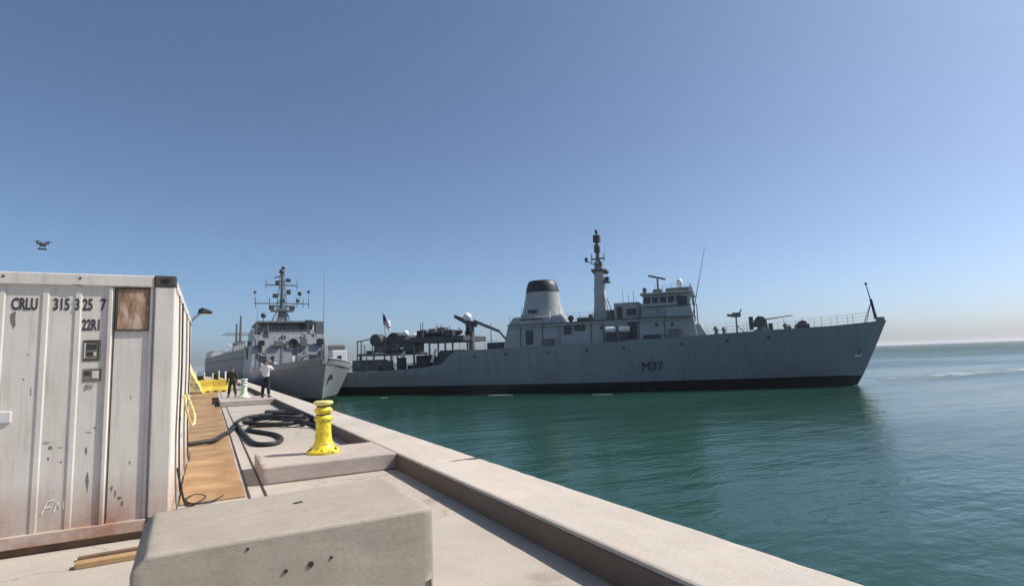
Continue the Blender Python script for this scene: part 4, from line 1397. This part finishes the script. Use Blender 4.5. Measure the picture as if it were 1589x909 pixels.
MB().box(-24.9, -23.9, 3.2, 4.4, 8.26, 10.0).build('signal_locker', 'midgear', S2, bevel=.06)
MB().box(-25.0, -24.0, 2.0, 3.0, 9.3, 10.2).build('searchlight', 'darkgear', S2, bevel=.15)
MB().cyl((-24.5, 2.5, 8.26), (-24.5, 2.5, 9.3), .1, .1, 6).build('searchlight_post', 'midgear', S2)
MB().box(-24.8, -24.1, -4.4, -3.6, 8.26, 9.3).build('signal_locker', 'darkgear', S2, bevel=.06)
MB().box(-25.2, -24.6, -3.3, -2.6, 8.26, 9.2).build('signal_locker', 'darkgear', S2, bevel=.06)
for k in range(22):                     # fittings on the superstructure front and foredeck
    y, z = random.uniform(-4.3, 4.3), random.uniform(4.2, 8.0)
    w, h = random.uniform(.08, .3), random.uniform(.12, .5)
    xf = -22.5 - (z - 3.25) * .27
    MB().box(xf - .1, xf + random.uniform(.1, .3), y - w, y + w, z - h, z + h).build('front_fitting', random.choice(('midgear', 'darkgear', 'deck', 'super')), S2, bevel=.03)
for y in (-4.0, -1.0, 1.9, 4.2):
    MB().cyl((-22.3, y, 3.3), (-23.5, y, 8.2), .05, .05, 6).build('front_pipe', 'midgear', S2)
rail([(-23.9, -4.3, 8.26), (-23.9, 4.3, 8.26)], 1.0, S2, step=1.0)
# foredeck: gun, winch, white locker
g2 = empty('deck_gun', (-13.5, 0, 3.38))
g2.parent = S2
MB().lathe([(1.1, 0), (1.0, .3), (.6, .45), (.55, .9)], n=16).build('gun_pedestal', 'midgear', g2, smooth=40)
MB().loft([[(-1.0, -.7, .8), (.6, -.6, .8), (.6, .6, .8), (-1.0, .7, .8)], [(-.7, -.5, 1.9), (.3, -.4, 1.8), (.3, .4, 1.8), (-.7, .5, 1.9)]]).build('gun_cradle', 'midgear', g2, bevel=.1)
MB().cyl((.4, .1, 1.45), (3.2, .35, 1.75), .08, .05, 8).build('gun_barrel', 'darkgear', g2)
MB().box(-.9, .4, -1.05, -.72, .9, 1.7).build('ammunition_box', 'white', g2, bevel=.05)
MB().cyl((-5.2, -1.0, 4.1), (-5.2, 1.0, 4.1), .4, .4, 12).build('anchor_winch', 'darkgear', S2)
MB().box(-5.8, -4.6, -1.2, 1.2, 3.5, 4.1).build('winch_bed', 'midgear', S2, bevel=.05)
lk = MB().box(-9.6, -7.0, 2.4, 4.0, 3.4, 5.5).build('white_deck_house', 'white', S2, bevel=.06)
MB().box(-6.99, -6.95, 3.0, 3.4, 4.4, 4.9).build('port_light', 'glass', lk)
MB().lathe([(.28, 0), (.28, .08)], n=14).build('hawse_hole', 'black', S2, loc=(.95, .82, 2.75)).rotation_euler = (R(90), 0, R(-52))
for y, x in ((-3.4, -8.5), (3.2, -11.5), (-2.4, -17), (2.6, -18), (-3.9, -19.5), (.6, -20)):
    MB().lathe([(.3, 0), (.22, .25), (.22, .6), (.36, .75), (.15, 1.1)], (x, y, 3.38), 10).build('deck_ventilator', 'midgear', S2, smooth=40)
MB().cyl((2.2, 0, 4.0), (2.0, 0, 6.2), .05, .03, 6).build('jackstaff', 'midgear', S2)
# mast with yards
m2 = MB().loft([[(-34 + a * w, b * w, z) for a, b in ((-1, -1), (1, -1), (1, 1), (-1, 1))] for z, w in ((10.3, .75), (12.2, .5), (12.6, .5))]).build('mast', 'midgear', S2, bevel=.05)
MB().box(-34.9, -33.1, -1.6, 1.6, 12.2, 12.4).build('radar_platform', 'midgear', m2)
MB().box(-34.15, -33.85, -1.25, 1.25, 12.9, 13.1).build('radar_scanner', 'darkgear', m2)
MB().cyl((-34, 0, 12.4), (-34, 0, 18.3), .34, .2, 8).build('pole_mast', 'midgear', m2)
MB().box(-34.3, -33.7, -.35, .35, 13.6, 14.1).build('mast_light', 'darkgear', m2)
MB().box(-34.1, -33.9, -3.9, 3.9, 13.35, 13.5).build('yard', 'midgear', m2)
MB().box(-34.1, -33.9, -2.4, 2.2, 16.15, 16.3).build('yard', 'midgear', m2)
MB().loft([[(-34.1, -1.3, 17.2), (-33.9, -1.3, 17.2), (-33.9, -1.3, 17.3), (-34.1, -1.3, 17.3)], [(-34.1, .3, 17.7), (-33.9, .3, 17.7), (-33.9, .3, 17.95), (-34.1, .3, 17.95)]]).build('stay_arm', 'darkgear', m2)
for y, z in ((-2.3, 16.3), (2.1, 16.3), (-3.7, 13.5), (-1.8, 13.5), (3.0, 13.5), (3.8, 13.5), (2.1, 13.5)):
    MB().cyl((-34, y, z - .7), (-34, y, z + .8), .05, .04, 5).build('yard_aerial', 'darkgear', m2)
for y, z, r in ((-3.8, 15.1, .22), (2.5, 15.0, .34), (3.8, 15.3, .24), (-2.6, 11.6, .4), (-.1, 18.3, .42), (.1, 18.9, .3), (2.2, 13.9, .3)):
    if z in (15.1, 15.0, 15.3):
        MB().cyl((-34, y, 13.5), (-34, y, z), .03, .03, 5).build('aerial_stalk', 'midgear', m2)
    if z == 11.6:
        MB().cyl((-34, y, 10.3), (-34, y, z), .06, .05, 5).build('aerial_stalk', 'midgear', m2)
    MB().ball((-34, y, z), r, 10, 6).build('mast_aerial', 'darkgear', m2, smooth=60)
for k in range(5):
    z = 12.6 + k * 1.05
    for sy in (-1, 1):
        MB().cyl((-34.6, sy * (.75 - k * .1), z), (-34.1, -sy * (.65 - k * .1), z + 1.05), .04, .04, 5).build('mast_lattice', 'midgear', m2)
        MB().cyl((-34.6, sy * (.75 - k * .1), z), (-34.6, sy * (.65 - k * .1), z + 1.05), .05, .05, 5).build('mast_lattice', 'midgear', m2)
for y, z, w, h in ((-1.0, 14.6, .35, .3), (.9, 15.2, .3, .35), (-.7, 16.6, .3, .3), (.8, 17.0, .35, .25), (1.4, 12.8, .4, .3), (-1.5, 12.8, .35, .35)):
    MB().box(-34.3, -33.7, y - w, y + w, z - h, z + h).build('mast_equipment', 'darkgear', m2, bevel=.06)
for sy in (-1, 1):
    MB().cyl((-35.5, sy * 1.6, 10.3), (-34.1, sy * .25, 13.2), .07, .06, 6).build('mast_leg', 'midgear', m2)
    MB().cyl((-32.8, sy * 1.2, 10.3), (-33.9, sy * .2, 12.6), .07, .06, 6).build('mast_leg', 'midgear', m2)
MB().cyl((-24.2, 4.4, 8.3), (-24.4, 4.5, 17.2), .05, .015, 6).build('whip_antenna', 'midgear', S2)
MB().cyl((-26, -3.9, 8.3), (-26, -4.0, 12.2), .04, .015, 6).build('whip_antenna', 'midgear', S2)
fn2 = MB().loft([[(-41 + a * w, b * w * .8, z) for a, b in ((-1, -1), (1, -1), (1, 1), (-1, 1))] for z, w in ((8.26, 1.7), (11.0, 1.3))]).build('funnel', 'hull2', S2, bevel=.2)
# ---- the long auxiliary berthed beyond
th3 = math.atan2(1, -.0716)
S3 = empty('auxiliary_ship', (6.6, 118, WL), th3 - math.pi, 'long grey ship with two masts berthed beyond the moored naval ship', 'ship')
S3.scale.y = -1
HB = 9.0
oy = -(HB + .5)          # ship's centre lies to seaward; local x points towards the camera
sheer3 = [(-150, 7.6), (0, 8.2)]
# local frame: +x back towards the camera, quay side is local +y (west) after rotation
mb = MB().loft([[(x, oy - HB * w, -2), (x, oy + HB * w, -2), (x, oy + HB * w, z), (x, oy - HB * w, z)] for x, w, z in ((-150, .25, 9.0), (-138, .7, 8.4), (-120, 1, 8.0), (-4, 1, 8.0), (0, .95, 8.0))])
mb.build('hull', 'hull3', S3, bevel=.3)
P_(S3, 'belting', 'darkgear', (-118, -1, oy + HB + .01, oy + HB + .25, 5.9, 6.3))
P_(S3, 'upper_deck_house', 'super', (-95, -42, oy - 7, oy + 6.0, 8.0, 9.2), .1)
P_(S3, 'superstructure', 'super', (-128, -98, oy - 7.5, oy + 8.2, 8.0, 10.2), .1)
for k in range(8):
    P_(S3, 'window', 'glass', (-126 + k * 3.4, -124 + k * 3.4, oy + 8.18, oy + 8.26, 9.0, 9.7))
for x, z, m_ in ((-34, 16.6, 'midgear'), (-42, 15.2, 'midgear')):
    MB().cyl((x, oy + 7.2, 8), (x, oy + 7.2, z), .42, .2, 8).build('mast', m_, S3)
    P_(S3, 'yard', m_, (x - .1, x + .1, oy + 4.2, oy + 10.6, 12.2, 12.4))
    P_(S3, 'mast_house', m_, (x - 1, x + 1, oy + 6.2, oy + 8.0, 8, 10.4))
MB().cyl((-34, oy + 7.2, 11), (-52, oy + 7.5, 8.6), .22, .18, 6).build('derrick', 'white', S3)
MB().cyl((-64, oy + 7.2, 11), (-46, oy + 7.5, 9.2), .22, .18, 6).build('derrick', 'white', S3)
rail([(-118, oy + 8.8, 8.0), (-2, oy + 8.8, 8.0)], 1.1, S3, step=3, r=.05, mat='white')

# ------------------------------------------------------------------ foam along the ship's waterline and pale streaks on the open water
foam = MB()


def streak(x, y, l_, w, a):
    ca, sa = math.cos(a), math.sin(a)
    pts = []
    for i_ in range(16):
        px = l_ * .5 * math.cos(2 * math.pi * i_ / 16) * random.uniform(.7, 1.1)
        py = w * math.sin(2 * math.pi * i_ / 16) * random.uniform(.4, 1.4)
        pts.append((x + px * ca - py * sa, y + px * sa + py * ca))
    foam.prism_z(pts, .01, .03)


for p in ((27.9, 56.0, 3.4, .10, ANG), (34.9, 46.6, 2.2, .07, ANG), (17.6, 64.6, 1.2, .07, ANG), (57.9, 34.2, 2.2, .14, ANG + .3)):
    streak(*p)
for k in range(60):
    f_ = random.random()
    streak(70 + 46 * f_, 37.5 - 3 * f_ + random.gauss(0, 1.8), random.uniform(2, 11), random.uniform(.06, .16 + .8 * f_ * f_), R(-28) + random.uniform(-.15, .15))
tag(foam.build('foam', 'foam', loc=(0, 0, WL)), kind='stuff')

# ------------------------------------------------------------------ small drone in the sky
dr = empty('drone', (-5.07, 24, 6.03), R(12), 'small dark drone hovering in the sky above the container', 'drone')
MB().loft([ell(0, -.06, .10, .07, 12), ell(0, .0, .14, .09, 12), ell(0, .07, .09, .06, 12)]).build('body', 'darkgear', dr, smooth=50)
for sx in (-1, 1):
    for sy in (-1, 1):
        ar = MB().cyl((sx * .06, sy * .05, .02), (sx * .20, sy * .17, .05), .022, .018, 6).build('arm', 'darkgear', dr)
        MB().cyl((sx * .20, sy * .17, .03), (sx * .20, sy * .17, .09), .03, .03, 8).build('motor', 'black', ar)
        MB().box(-.13, .13, -.012, .012, .09, .102).build('propeller', 'black', ar, loc=(sx * .20, sy * .17, 0), rz=random.uniform(-.4, .4))
    MB().cyl((-.17, sx * .09, -.15), (.16, sx * .09, -.15), .018, .018, 6).build('landing_skid', 'black', dr)
    for q in (-.09, .09):
        MB().cyl((q, sx * .05, -.04), (q * 1.1, sx * .09, -.15), .011, .011, 5).build('skid_leg', 'black', dr)

dr.scale = (.72, .72, 1.0)

# ------------------------------------------------------------------ thin sea haze
hm = bpy.data.materials.new('sea_haze')
hm.use_nodes = True
hn = hm.node_tree
for n_ in list(hn.nodes):
    hn.nodes.remove(n_)
ho = hn.nodes.new('ShaderNodeOutputMaterial')
hv = hn.nodes.new('ShaderNodeVolumePrincipled')
hv.inputs['Color'].default_value = (.93, .95, 1.0, 1)
hv.inputs['Density'].default_value = 1.6e-4
hv.inputs['Anisotropy'].default_value = .3
hn.links.new(hv.outputs[0], ho.inputs['Volume'])
hb_ = MB().box(-8300, 8300, -8300, 8300, -9, 24).build('haze', hm)
tag(hb_, kind='stuff')
